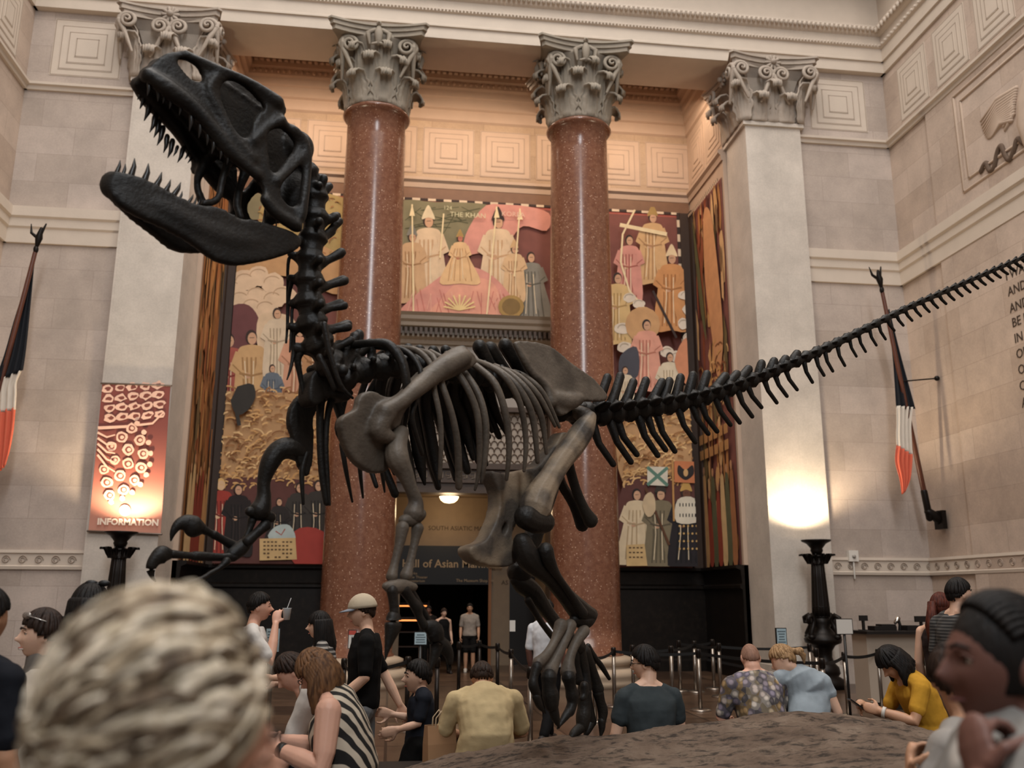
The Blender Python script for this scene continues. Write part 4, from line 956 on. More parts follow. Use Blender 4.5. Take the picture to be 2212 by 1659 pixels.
# ---- back: vertebrae and ribs
bk = [(742,815),(785,800),(825,793),(865,791),(905,792),(945,795),(985,800),(1025,808),(1062,818),(1098,832),(1135,848),(1172,866),(1210,882),(1250,893)]
bs = [(775,722),(800,742),(838,748),(882,752),(906,755),(935,757),(962,756),(998,757),(1035,748),(1058,752),(1091,745),(1112,756),(1135,762)]
for i in range(13):
    vert('dorsal_vertebra', bk[i], bk[i+1], 30, bs[i], 13 if i < 8 else 17, [(bk[i][0]+22, bk[i][1]-24, 0.13, 8), (bk[i][0]+10, bk[i][1]-20, -0.13, 8)])
ribs = [[(765,745,0.05,10),(800,741,0.16,9),(838,744,0.24,11),(866,777,0.30,11),(877,820,0.32,10),(880,870,0.30,8),(872,930,0.26,5)],
        [(815,748,0.06,8),(855,752,0.18,8),(888,768,0.28,7),(910,808,0.34,6.5),(900,860,0.34,6),(890,905,0.33,6),(912,982,0.28,5)],
        [(860,752,0.06,7),(900,757,0.2,7),(932,790,0.30,6.5),(938,840,0.34,6.5),(950,900,0.35,6.5),(953,960,0.33,6),(950,1033,0.28,4.5)],
        [(895,757,0.06,7),(935,770,0.22,7),(955,830,0.34,7),(977,897,0.36,7),(989,966,0.34,7.5),(991,1052,0.28,8)],
        [(930,760,0.06,7),(970,785,0.24,7),(1005,830,0.34,7.5),(1030,890,0.37,7.5),(1036,960,0.35,7),(1034,1020,0.31,5),(1026,1058,0.28,3)],
        [(965,764,0.06,7),(1000,800,0.24,7),(1034,852,0.35,7.5),(1050,919,0.37,7.5),(1047,990,0.34,7),(1040,1042,0.3,4)],
        [(1000,772,0.06,7),(1035,796,0.24,8),(1070,830,0.35,8),(1092,895,0.37,8),(1100,966,0.35,7),(1094,1036,0.3,4)],
        [(1020,778,0.06,7),(1055,790,0.22,7),(1092,816,0.34,7.5),(1123,871,0.36,7.5),(1136,950,0.34,6.5),(1132,1017,0.3,4)],
        [(1045,785,0.06,7),(1082,803,0.22,7),(1122,840,0.33,7.5),(1151,903,0.35,8),(1161,998,0.31,5)],
        [(1068,791,0.06,7),(1100,806,0.2,7),(1140,845,0.31,7.5),(1170,903,0.33,7.5),(1180,979,0.3,4)],
        [(1090,798,0.06,6),(1122,812,0.2,6),(1164,855,0.29,6.5),(1199,920,0.3,4)],
        [(1110,803,0.06,6),(1138,815,0.18,6),(1174,850,0.26,6),(1208,922,0.27,4)]]
for i, P in enumerate(ribs):
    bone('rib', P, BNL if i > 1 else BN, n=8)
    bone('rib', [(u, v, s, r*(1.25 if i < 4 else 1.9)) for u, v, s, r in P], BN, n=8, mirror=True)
for P, Q in zip(ribs[2:], ribs[3:]):
    n_ = min(len(P), len(Q)); bone('rib', [tuple((a+c)/2 for a, c in zip(P[i], Q[i]))[:2]+((P[i][2]+Q[i][2])/2*.8, (P[i][3]+Q[i][3])*(1.0 if i < n_-1 else .4)) for i in range(n_)], BN, n=8, mirror=True)
for P in ([(700,830,-0.1,12),(692,880,-0.12,9),(692,960,-0.12,8),(697,1030,-0.12,8),(706,1086,-0.12,8)], [(725,840,-0.08,10),(709,890,-0.1,7),(704,960,-0.1,6),(708,1040,-0.1,5),(712,1090,-0.1,3)], [(662,980,-0.26,6),(652,1020,-0.26,6),(655,1088,-0.26,3.5)],
          [(738,960,0.0,6),(748,1020,0,5),(761,1084,0,2.5)], [(775,985,0.0,5),(779,1030,0,4.5),(784,1075,0,2.5)], [(822,1000,0,5),(828,1040,0,4),(831,1063,0,2)]):
    bone('sternal_rib', P, n=8)
# ---- shoulder blades
def plate(name, L, s, th, mat, rm=0.012, smooth=6, extra=(), holes=()):
    mb = MB(); f = s if callable(s) else (lambda u, v: s)
    mp = lambda Q: [D(u, v, f(u, v)) for u, v in closed(Q)]
    merge(mb, thicken([mp(L)]+[mp(h) for h in holes], th, NB))
    for P in extra:
        Q = spline([tuple(D(u, v, q))+(rad(D(u, v, q), r),) for u, v, q, r in P], 4); mb.tube([V(q[:3]) for q in Q], [q[3] for q in Q], 10)
    return mb.out(name, mat, SK, rm=rm, smooth=smooth)
SC = [(987,748),(1003,752),(1022,772),(1025,786),(993,808),(952,827),(908,856),(881,878),(867,896),(858,922),(838,934),(836,956),(840,985),(834,1016),(813,1023),(784,1016),(756,992),(737,954),(730,909),(746,894),(765,884),(768,865),(781,849),(803,846),(825,857),(848,857),(873,838),(898,808),(930,787),(958,764)]
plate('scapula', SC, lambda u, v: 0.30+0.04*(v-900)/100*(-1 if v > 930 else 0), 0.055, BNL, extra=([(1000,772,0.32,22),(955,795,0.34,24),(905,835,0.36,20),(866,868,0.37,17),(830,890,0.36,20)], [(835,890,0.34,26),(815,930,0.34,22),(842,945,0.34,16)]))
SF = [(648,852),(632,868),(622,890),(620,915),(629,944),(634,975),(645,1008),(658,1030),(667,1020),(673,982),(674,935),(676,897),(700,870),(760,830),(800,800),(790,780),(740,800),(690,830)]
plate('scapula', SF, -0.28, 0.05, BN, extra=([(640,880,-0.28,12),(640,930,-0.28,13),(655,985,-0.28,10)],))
plate('clavicle', [(662,810),(690,800),(720,825),(750,845),(740,870),(700,860),(672,880),(655,862)], -0.08, 0.12, BN)
# ---- arms
H = lambda *a, **k: bone(*a, rm=0.008, smooth=3, **k)
H('humerus', [(648,980,-0.3,20),(625,968,-0.3,25),(600,975,-0.32,23),(582,1002,-0.33,21),(570,1040,-0.34,15),(570,1070,-0.34,16),(566,1092,-0.34,21),(560,1104,-0.34,24)])
H('humerus_condyle', [(538,1104,-0.34,11),(560,1110,-0.34,14),(585,1118,-0.34,13)])
H('radius', [(545,1122,-0.36,11),(540,1140,-0.36,8),(530,1165,-0.36,8)]); H('ulna', [(574,1134,-0.33,14),(556,1150,-0.33,11),(534,1170,-0.34,13)])
H('wrist_bone', [(536,1168,-0.36,12),(520,1184,-0.37,17),(500,1200,-0.37,16)])
def finger(P, claw, s, parent=SK):
    f = bone('finger', [(u, v, s, r) for u, v, r in P], rm=0.006, smooth=2)
    bone('claw', [(u, v, s, r) for u, v, r in claw], parent=f, flat=1.25, side=(0, 0, 1))
finger([(515,1185,13),(480,1165,9),(462,1155,10),(455,1152,8),(437,1143,11)], [(438,1142,10),(420,1138,19),(403,1130,15),(385,1134,10),(374,1150,6),(369,1168,1.5)], -0.4)
finger([(505,1202,12),(480,1204,9),(425,1201,11),(410,1200,8),(370,1197,10)], [(366,1197,10),(350,1198,16),(334,1210,12),(326,1228,9),(329,1246,4),(336,1255,1.5)], -0.36)
finger([(490,1212,10),(474,1227,6),(455,1238,5.5),(436,1250,6),(412,1257,5),(391,1267,6)], [(391,1267,7),(378,1278,9),(368,1296,4),(366,1310,1)], -0.32)
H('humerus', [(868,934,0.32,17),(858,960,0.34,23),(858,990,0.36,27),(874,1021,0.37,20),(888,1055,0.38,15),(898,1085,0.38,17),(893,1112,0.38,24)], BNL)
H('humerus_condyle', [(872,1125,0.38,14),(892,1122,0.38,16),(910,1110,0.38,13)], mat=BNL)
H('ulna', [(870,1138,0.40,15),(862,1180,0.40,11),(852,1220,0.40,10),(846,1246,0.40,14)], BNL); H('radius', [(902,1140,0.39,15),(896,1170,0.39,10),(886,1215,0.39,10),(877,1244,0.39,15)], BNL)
H('wrist_bone', [(832,1266,0.41,9),(848,1268,0.41,17),(872,1266,0.41,15),(895,1268,0.41,9)], mat=BNL)
for P, C, s in (([(847,1275,13),(850,1300,11),(852,1325,11)], [(850,1330,13),(849,1352,16),(842,1380,10),(836,1405,5),(832,1425,1.5)], 0.43),
                ([(872,1272,13),(888,1295,11),(900,1312,13),(905,1330,9),(916,1352,11)], [(922,1352,10),(938,1362,17),(943,1392,13),(936,1425,8),(928,1448,2)], 0.42),
                ([(885,1275,10),(902,1300,8),(922,1335,8),(940,1375,8)], [(944,1380,9),(958,1395,13),(970,1415,9),(972,1440,4),(970,1452,1)], 0.36)):
    finger(P, C, s)
# ---- pelvis
plate('ilium', [(1111,741),(1124,737),(1159,741),(1192,753),(1232,786),(1275,816),(1302,846),(1309,862),(1295,868),(1252,868),(1245,880),(1230,888),(1211,899),(1199,888),(1182,845),(1159,820),(1139,792),(1124,765)],
      lambda u, v: 0.16+0.06*(v-740)/130, 0.05, BNL, extra=([(1112,742,0.17,6),(1128,770,0.19,8),(1150,806,0.2,8),(1180,835,0.22,10),(1190,870,0.23,14)], [(1195,862,0.22,18),(1225,868,0.23,20),(1250,862,0.22,14)]))
plate('ilium', [(1095,752),(1115,748),(1150,752),(1220,790),(1262,835),(1262,868),(1225,890),(1190,895),(1165,850),(1130,800)], -0.17, 0.05, BN)
plate('pubis', [(1048,1020),(1070,1024),(1098,1020),(1130,1014),(1152,1006),(1188,960),(1205,935),(1225,950),(1195,1000),(1160,1040),(1130,1075),(1114,1110),(1092,1160),(1108,1182),(1102,1216),(1069,1226),(1020,1216),(1002,1196),(1004,1181),(1033,1170),(1048,1148),(1062,1112),(1066,1068)], 0.1, 0.12, BNP, rm=0.012, smooth=6,
      extra=([(1006,1192,0.05,12),(1040,1192,0.08,20),(1080,1196,0.1,24),(1098,1198,0.1,18)], [(1018,1190,-0.02,12),(1060,1205,0.0,16)]), holes=([(1070,1145),(1080,1128),(1083,1142),(1074,1158)],))
bone('ischium', [(1215,950,0.12,16),(1228,1003,0.12,12),(1245,1060,0.1,11),(1262,1100,0.1,12),(1276,1125,0.1,17)], n=10); bone('ischium', [(1195,990,-0.02,16),(1213,1045,-0.02,11),(1240,1090,-0.02,12),(1258,1135,0.0,15)], n=10)
# ---- legs
LS, FS = 0.24, -0.16
H('femur', [(1276,900,LS,14),(1262,925,LS,24),(1240,958,LS,27),(1212,995,LS,25),(1190,1030,LS,26),(1168,1068,LS,33),(1155,1100,LS,38)], BNP)
H('femur_condyle', [(1134,1116,LS+0.02,27),(1152,1126,LS+0.03,26),(1176,1128,LS+0.02,25)], mat=BN); H('femoral_head', [(1250,892,0.12,17),(1268,896,0.2,15)], mat=BNP)
H('tibia', [(1128,1170,LS,22),(1136,1195,LS,27),(1150,1215,LS,26),(1185,1245,LS,19),(1220,1285,LS,19),(1250,1318,LS,24),(1272,1330,LS,20)]); H('fibula', [(1178,1188,LS+0.08,19),(1184,1210,LS+0.08,17),(1205,1245,LS+0.07,9),(1235,1288,LS+0.06,9),(1258,1325,LS+0.05,13)])
H('ankle_bone', [(1240,1338,LS,12),(1262,1340,LS,20),(1278,1326,LS,15)])
for P in ([(1212,1350,16),(1198,1385,10),(1180,1415,11),(1162,1432,14)], [(1232,1350,15),(1216,1390,12),(1198,1428,14),(1186,1450,20)], [(1262,1362,14),(1242,1392,11),(1230,1425,12),(1227,1452,19)]):
    H('metatarsal', [(u, v, LS+0.03, r) for u, v, r in P], BNL)
def toe(P, claw, s, mat=BN):
    t = bone('toe', [(u, v, s, r) for u, v, r in P], mat, rm=0.007, smooth=2); bone('claw', [(u, v, s, r) for u, v, r in claw], parent=t)
toe([(1160,1440,13),(1154,1460,10),(1152,1480,12),(1160,1500,10)], [(1158,1503,10),(1166,1524,8),(1178,1540,2)], LS+0.05)
toe([(1186,1462,19),(1186,1482,16),(1189,1500,19),(1192,1524,16)], [(1194,1526,12),(1200,1550,10),(1208,1572,2)], LS+0.06)
toe([(1228,1462,17),(1232,1482,13),(1236,1502,15),(1236,1520,12),(1230,1538,12)], [(1230,1536,11),(1218,1552,8),(1204,1574,2)], LS+0.05)
toe([(1262,1480,10),(1262,1500,9),(1258,1508,8)], [(1260,1505,7),(1268,1492,4),(1270,1482,1)], LS)
H('tibia', [(1112,1254,FS,12),(1128,1262,FS,21),(1152,1280,FS,21),(1185,1325,FS,15),(1220,1370,FS,16),(1248,1398,FS,20)], BN); H('fibula', [(1140,1296,FS+0.05,9),(1170,1345,FS+0.05,7),(1205,1390,FS+0.05,8)]); H('femur', [(1215,960,FS,22),(1190,1050,FS,20),(1155,1150,FS,21),(1128,1225,FS,28),(1118,1236,FS,26)])
for P in ([(1250,1405,16),(1262,1450,13),(1263,1490,16)], [(1262,1405,14),(1280,1450,11),(1292,1490,14)], [(1240,1405,13),(1245,1440,10),(1250,1470,12)]):
    H('metatarsal', [(u, v, FS, r) for u, v, r in P])
toe([(1262,1495,17),(1262,1525,15),(1260,1548,17),(1258,1570,14)], [(1254,1572,12),(1238,1586,9),(1228,1606,2)], FS)
toe([(1292,1496,13),(1297,1516,11),(1302,1536,12),(1301,1556,9)], [(1300,1556,9),(1300,1575,7),(1297,1592,2)], FS)
toe([(1264,1500,14),(1270,1530,13),(1278,1560,12)], [(1276,1562,11),(1268,1580,8),(1262,1596,2)], FS-0.06)
bone('dewclaw', [(1270,1395,FS,6),(1285,1420,FS,6),(1300,1440,FS,6),(1316,1466,FS,4)])
# ---- tail
ctr = [(1250,893),(1295,893),(1340,889),(1400,880),(1480,866),(1560,844),(1640,814),(1720,780),(1800,744),(1880,705),(1960,665),(2040,630),(2120,595),(2212,555),(2270,528)]
tr = [29,28,26,25,22,19,16.5,14,11.5,9.6,8,7,6.2,5.6,5]
dense = spline([c+(r,) for c, r in zip(ctr, tr)], 10)
def at_u(u):
    for a, b in zip(dense, dense[1:]):
        if a[0] <= u <= b[0]:
            t = (u-a[0])/(b[0]-a[0]); return [p+(q-p)*t for p, q in zip(a, b)]
    return list(dense[-1])
spn = [(1312,815),(1340,812),(1368,825),(1395,822),(1430,825),(1446,823),(1470,815),(1497,810),(1527,808),(1567,812),(1592,808),(1617,797),(1645,785),(1672,780),(1697,775),(1722,764)]
chv = [(1302,1007),(1325,1003),(1363,998),(1376,982),(1421,984),(1438,972),(1458,975),(1502,955),(1530,937),(1549,932),(1578,918),(1598,913),(1625,900),(1645,880),(1678,870),(1700,856),(1722,842),(1755,826),(1780,811),(1799,802),(1825,790),(1850,770),(1870,760),(1893,746),(1913,733)]
u = 1270.0; k_ = 0
while u < 2225:
    c = at_u(u); st = max(15, 30-(u-1270)*0.016); n_ = at_u(u+st)
    A, B = T(c[0], c[1]), T(n_[0], n_[1]); R = rad(A, c[2]); ax = B-A; m = A+ax*0.5
    b = MB(); b.tube([A+ax*0.03, A+ax*0.3, A+ax*0.7, A+ax*0.97], [R*1.05, R*0.74, R*0.74, R*1.05], 10)
    near = [q for q in spn if u-4 <= q[0]-22 < u-4+st]
    if u < 1725:
        if near: tp = T(near[0][0], near[0][1]); b.tube([m, m+(tp-m)*0.5, tp], [R*0.6, rad(tp, 11), rad(tp, 10)], 7)
    else: tp = T(c[0]+st*1.15, c[1]-c[2]-9); b.tube([m, tp], [R*0.5, rad(tp, 2.5)], 6)
    q = max(0.3, 1-(u-1270)/800)
    for sgn in (1, -1):
        tp = T(c[0]+34*q+8, c[1]-16*q-6, sgn*0.16*q); b.tube([m, m+(tp-m)*0.5, tp], [R*0.7, R*0.6, R*0.32], 7, 0.5, (0, 0, 1))
    cv = b.out('caudal_vertebra', BN, SK)
    ch = [q2 for q2 in chv if u <= q2[0]-30*q-8 < u+st]
    if u > 1895: ch = [(c[0]+st*1.0, c[1]+c[2]+max(9, 17-(u-1900)*0.03))]
    for w in ch[:2]:
        e = T(*w); a = T(w[0]-(38 if u < 1700 else 24)*q-8, at_u(w[0]-38*q)[1]+c[2]*0.7)
        mm = a+(e-a)*0.5-r_*0.08*(e-a).length
        b = MB(); b.tube([a, mm, e], [rad(e, 10*q+1.5), rad(e, 6.5*q+1.5), rad(e, 6*q+1.2)], 7); b.out('chevron', BN, cv)
    u += st; k_ += 1
# ================================================================ PEOPLE
SKIN = {k: M('skin_'+k, c, 0.5, 0, 0.08, 9, 0.05, 60, sss=0.08) for k, c in dict(fair='d3ab92', pink='cf9f88', tan='b5896c', brown='7a5240', deep='66443a').items()}
def hairmat(name, a, b):
    t = NT(name); mp = t.n('ShaderNodeMapping'); mp.inputs['Scale'].default_value = (60, 60, 9); t.l(t.obj(), mp.inputs[0])
    nz = t.n('ShaderNodeTexNoise', Scale=1.0, Detail=3.0); t.l(mp.outputs[0], nz.inputs['Vector'])
    t.l(t.ramp(nz.outputs[0], [(0.3, a), (0.7, b)]), t.b.inputs['Base Color']); t.b.inputs['Roughness'].default_value = 0.6; t.b.inputs['Specular IOR Level'].default_value = 0.2; t.bump(nz.outputs[0], 0.6, 0.01); return t.m
HB, HDB, HBR, HRD, HBL, HST = hairmat('hair_black', '0b0908', '1c1613'), hairmat('hair_dark_brown', '1d1410', '35251c'), hairmat('hair_brown', '3d281b', '7a5638'), hairmat('hair_auburn', '32130d', '5a2a1c'), hairmat('hair_blonde', '6e5236', 'a88660'), hairmat('hair_stubble', '7a5a4a', '8f6c5a')
def cloth(name, c, var=0.12): return M(name, c, 0.85, 0, var, 14, 0.35, 9, spec=0.15)
def stripes(name, a, b, n, axis=2, w=0.5):
    t = NT(name); sp = t.n('ShaderNodeSeparateXYZ'); t.l(t.obj(), sp.inputs[0])
    m1 = t.n('ShaderNodeMath', operation='MULTIPLY'); m1.inputs[1].default_value = n; t.l(sp.outputs[axis], m1.inputs[0])
    m2 = t.n('ShaderNodeMath', operation='FRACT'); t.l(m1.outputs[0], m2.inputs[0])
    t.l(t.ramp(m2.outputs[0], [(0, a), (w, b)], 'CONSTANT'), t.b.inputs['Base Color']); t.b.inputs['Roughness'].default_value = 0.85; return t.m
def print_mat(name, cols, sc):
    t = NT(name); v = t.n('ShaderNodeTexVoronoi', Scale=sc, Randomness=1.0); t.l(t.obj(), v.inputs['Vector'])
    sp = t.n('ShaderNodeSeparateColor'); t.l(v.outputs['Color'], sp.inputs[0])
    c = t.ramp(sp.outputs[0], [(i/len(cols), q) for i, q in enumerate(cols)], 'CONSTANT')
    e = t.ramp(v.outputs['Distance'], [(0.25, 1.0), (0.5, 0.35)]); t.l(t.mix(1.0, c, e, 'MULTIPLY'), t.b.inputs['Base Color']); t.b.inputs['Roughness'].default_value = 0.85; return t.m
def zebra(name, a, b):
    t = NT(name); mp = t.n('ShaderNodeMapping'); mp.inputs['Rotation'].default_value = (0.3, 0.5, 0.2); t.l(t.obj(), mp.inputs[0])
    w = t.n('ShaderNodeTexWave', Scale=5.5, Distortion=3.0, Detail=1.0); t.l(mp.outputs[0], w.inputs[0])
    t.l(t.ramp(w.outputs[1], [(0.0, a), (0.5, b)], 'CONSTANT'), t.b.inputs['Base Color']); t.b.inputs['Roughness'].default_value = 0.85; return t.m
BASE = dict(pelvis=(0,0,.95), waist=(0,-.01,1.1), chest=(0,-.01,1.29), neck=(0,-.02,1.47), head=(0,.025,1.635), shl=(-.185,-.02,1.41), shr=(.185,-.02,1.41), ell=(-.235,-.04,1.13), elr=(.235,-.04,1.13),
    wrl=(-.24,.05,.89), wrr=(.24,.05,.89), hipl=(-.09,0,.92), hipr=(.09,0,.92), knl=(-.095,.02,.5), knr=(.095,.02,.5), anl=(-.1,-.03,.08), anr=(.1,-.03,.08))
SEAT = dict(pelvis=(0,0,.1), waist=(0,-.03,.24), chest=(0,-.01,.43), neck=(0,.02,.6), head=(0,.06,.765), shl=(-.185,.01,.54), shr=(.185,.01,.54), ell=(-.24,.06,.28), elr=(.24,.06,.28),
    wrl=(-.16,.28,.2), wrr=(.16,.28,.2), hipl=(-.09,.02,.09), hipr=(.09,.02,.09), knl=(-.11,.44,.09), knr=(.11,.44,.09), anl=(-.11,.42,-.34), anr=(.11,.42,-.34))
WALK = dict(BASE, knl=(-.09,.2,.52), anl=(-.09,.26,.09), knr=(.09,-.02,.5), anr=(.09,-.3,.14))
def sm(a, b, x): t = max(0, min(1, (x-a)/(b-a))); return t*t*(3-2*t)
def head_pt(x, y, z, big=1.0):
    """unit direction -> point on a human head, face along +y"""
    X, Y, Z = x*.076, y*.094, z*.116
    lo = sm(0.0, -1.0, z)
    X *= 1-.30*lo; Y += .012*lo*(1 if y > 0 else 0)*y
    if y < 0: Y *= 1-.42*sm(-.15, -.9, z)
    if y > 0:
        g = lambda cx, cz, wx, wz: math.exp(-((abs(x)-cx)/wx)**2-((z-cz)/wz)**2)*sm(0, .4, y)
        Y += .034*g(0, -.2, .12, .13)+.018*g(0, 0.0, .10, .16)+.006*g(.2, .24, .25, .09)-.011*g(.36, .07, .15, .1)+.005*g(.42, -.2, .2, .2)+.008*g(0, -.50, .2, .05)+.006*g(0, -.6, .18, .05)-.004*g(0, -.555, .2, .025)+.014*g(0, -.85, .28, .16)
        Y -= .006*sm(.5, 1, z)
    return V((X, Y, Z))*big
def hframe(yaw, pitch, roll, base):
    R = base @ Matrix.Rotation(-yaw, 3, 'Z') @ Matrix.Rotation(pitch, 3, 'X') @ Matrix.Rotation(roll, 3, 'Y'); return R
def hand(b, w, d, n, curl=0.5, side=1, k=1.0, spread=.2):
    """palm, four fingers of different lengths and a thumb from the side of the palm"""
    d = d.normalized(); s = d.cross(n).normalized()*side; n = n-d*n.dot(d); n.normalize()
    b.tube([w-d*.02*k, w+d*.025*k, w+d*.06*k, w+d*.088*k], [.026*k, .036*k, .043*k, .04*k], 10, 0.45, n)
    for i, (L, o) in enumerate(((.072, .031), (.082, .011), (.076, -.010), (.058, -.030))):
        p = w+d*(.084-.006*abs(i-1))*k+s*o*k; P = [p-d*.02*k, p]; dd = (d+s*o*spread*6).normalized(); a = 0
        for q in (.45, .32, .23):
            a += curl*(.55+.12*i); P.append(P[-1]+(dd*math.cos(a)+n*math.sin(a))*L*q*k)
        b.tube(P, [.0095*k, .0095*k, .009*k, .008*k, .007*k], 7)
    p = w+d*.022*k+s*.03*k; P = [p, p+(d*.6+s*.8+n*.25)*.035*k, p+(d*.95+s*.75+n*(.4+curl*.6))*.055*k, p+(d*1.3+s*.55+n*(.5+curl*.9))*.068*k]
    b.tube(P, [.013*k, .012*k, .010*k, .008*k], 7)
def torso(b, J, e, lo=0.0, hi=1.0, bw=1.0, belly=0.0):
    P = {k: V(v) for k, v in J.items()}
    sh, hp = (P['shr']-P['shl']).normalized(), (P['hipr']-P['hipl']).normalized()
    C = [(P['pelvis']+(P['pelvis']-P['waist'])*.75, .12, .09, 0), (P['pelvis']+(P['pelvis']-P['waist'])*.25, .165, .115, .1), (P['pelvis'], .172, .12, .2), (P['waist'], .148, .11+belly, .45), ((P['waist']+P['chest'])/2, .152, .112+belly*.8, .6), (P['chest'], .166, .118+belly*.3, .8),
         ((P['chest']*.35+(P['shl']+P['shr'])*.325), .170, .108, 1), (((P['shl']+P['shr'])/2*.75+P['neck']*.25)+V((0, 0, .012)), .13, .085, 1), (P['neck'], .072+.4*max(0, e), .066+.4*max(0, e), 1)]
    n = len(C); i0, i1 = int(lo*(n-1)+.5), int(hi*(n-1)+.5); R = []
    for i in range(i0, i1+1):
        c, rx, ry, t = C[i]; s = (hp*(1-t)+sh*t).normalized()
        up = (C[min(i+1, n-1)][0]-C[max(i-1, 0)][0]).normalized(); f = up.cross(s).normalized(); s = f.cross(up)
        R.append([c+s*math.copysign(abs(math.cos(a))**.85, math.cos(a))*(rx*bw+e)+f*math.sin(a)*(ry*bw+e) for a in [2*PI*k/20 for k in range(20)]])
    b.rings(R)
def wrinkle(o, amp=.006):
    me = o.data; ns = [v.normal.copy() for v in me.vertices]
    for v, n in zip(me.vertices, ns):
        c = v.co; q = noise.noise(V((c.x*9+c.z*5, c.y*9, c.z*13-c.x*6)))+.5*noise.noise(V((c.x*24, c.y*24, c.z*15)))
        v.co = c+n*(q*amp)
def limb(b, A, B, C, r, e=0.0, t1=2.0):
    """two-bone limb from A over B to C, cut at fraction t1 (0..2)"""
    A, B, C = V(A), V(B), V(C); P, Q = [], []
    for i in range(9):
        t = i/8*t1
        P.append(A+(B-A)*t if t <= 1 else B+(C-B)*(t-1)); x = t*2
        j = min(3, int(x)); Q.append(r[j]+(r[j+1]-r[j])*(x-j)+e*(1+.25*(i == 8)))
    b.tube(P, Q, 12)
ARM, LEG = (.056, .050, .041, .042, .027), (.088, .078, .057, .056, .036)
HANDN = {}
def person(label, px, Y, rz, pose=BASE, skin='fair', top=None, bottom=None, hair=None, style='short', look=(0, 0, 0), sleeve=.62, legs='long', stand=True, bw=1.0, belly=0.0, arm=1.0, face=True, group=None, vol=None, hlen=.26, curl=(.5, .5), pn=(None, None), vox=.009, shoe='201a17', tuck=.12, **J):
    J = dict(pose, **J); s = 1.0; tgt = onY(px[0], px[1], Y)
    if stand: s = tgt.z/J['head'][2]
    R3 = Matrix.Rotation(rz, 3, 'Z'); loc = tgt-R3 @ (V(J['head'])*s)
    if stand: loc.z = 0
    root = thing('person', label, 'person', loc, rz, group); root.scale = (s, s, s)
    sk = SKIN[skin]; P = {k: V(v) for k, v in J.items()}
    F = hframe(look[0], look[1], look[2], Matrix.Identity(3)); HC = P['head']
    b = MB(); torso(b, J, 0, bw=bw, belly=belly)
    hp_ = lambda v: HC+F @ v
    b.tube([P['neck']-V((0, 0, .04)), P['neck'], hp_(V((0, -.02, -.06)))], [.062*bw, .056*bw, .054*bw], 12)
    b.rings([[hp_(head_pt(math.sin(t)*math.sin(a), math.sin(t)*math.cos(a), -math.cos(t))) for a in [2*PI*q/44 for q in range(44)]] for t in [PI*(.01+.98*i/40) for i in range(41)]])
    for q in (-1, 1):
        b.ball(hp_(V((q*.074, -.012, -.005))), (.011, .019, .032), [F @ V(a) for a in ((1,0,0),(0,1,0),(0,0,1))])
        k = 'l' if q < 0 else 'r'
        limb(b, P['sh'+k], P['el'+k], P['wr'+k], [x*arm for x in ARM]); b.ball(P['sh'+k], .056*arm); b.tube([P['neck']+V((q*.03, 0, .02)), P['neck']*.45+P['sh'+k]*.55+V((0, 0, .012)), P['sh'+k]], [.05, .052, .05], 10)
        d = (P['wr'+k]-P['el'+k]).normalized(); n = pn[0 if q < 0 else 1]; n = V(n) if n else V((-q, .25, 0)); n = n-d*n.dot(d)
        hand(b, P['wr'+k], d, n, curl[0 if q < 0 else 1], -q if d.cross(n).y < 0 else q)
        limb(b, P['hip'+k], P['kn'+k], P['an'+k], LEG)
        a = P['an'+k]; b.tube([a-V((0, .05, .03)), a+V((0, .05, -.035)), a+V((0, .15, -.05))], [.04, .042, .032], 8)
    body = b.out('body', sk, root, loc=(0, 0, 0), rm=min(vox, .007) if face else vox, smooth=1)
    o0 = (0, 0, 0)
    if top:
        b = MB(); torso(b, J, .02, tuck, 1.0, bw, belly)
        if sleeve:
            for k in 'lr': limb(b, P['sh'+k], P['el'+k], P['wr'+k], [x*arm for x in ARM], .013, sleeve); b.ball(P['sh'+k], .066*arm); b.tube([P['neck']*.8+P['sh'+k]*.2, P['neck']*.45+P['sh'+k]*.55+V((0, 0, .014)), P['sh'+k]], [.054, .062, .062], 10)
        wrinkle(b.out('top', top, root, loc=o0, rm=vox, smooth=4))
    if bottom:
        b = MB(); torso(b, J, .012, 0, .35, bw, belly*.8)
        if legs == 'skirt':
            h = (P['anl']+P['anr'])/2+V((0, .03, .06)); c = P['pelvis']; R = []
            for i in range(8):
                t = i/7; m_ = c+(h-c)*t; r = .17+.12*t; R.append([m_+V(((r+.012*math.sin(q*7))*math.cos(q), (r*.8+.012*math.sin(q*9))*math.sin(q), 0)) for q in [2*PI*w/36 for w in range(36)]])
            b.rings(R)
        else:
            for k in 'lr': limb(b, P['hip'+k], P['kn'+k], P['an'+k], LEG, .02, {'long': 1.95, 'short': 0.9}[legs])
        wrinkle(b.out('skirt' if legs == 'skirt' else ('shorts' if legs == 'short' else 'trousers'), bottom, root, loc=o0, rm=vox, smooth=3), .005)
    if stand or pose is SEAT:
        for k in 'lr':
            a = P['an'+k]; b = MB(); b.tube([a-V((0, .055, .03)), a+V((0, .05, -.03)), a+V((0, .17, -.05))], [.05, .052, .04], 10); b.tube([a-V((0, .07, .068)), a+V((0, .2, -.068))], .022, 6, 2.0, (1, 0, 0)); b.out('shoe', M('shoe_'+shoe, shoe, 0.6), root, loc=o0)
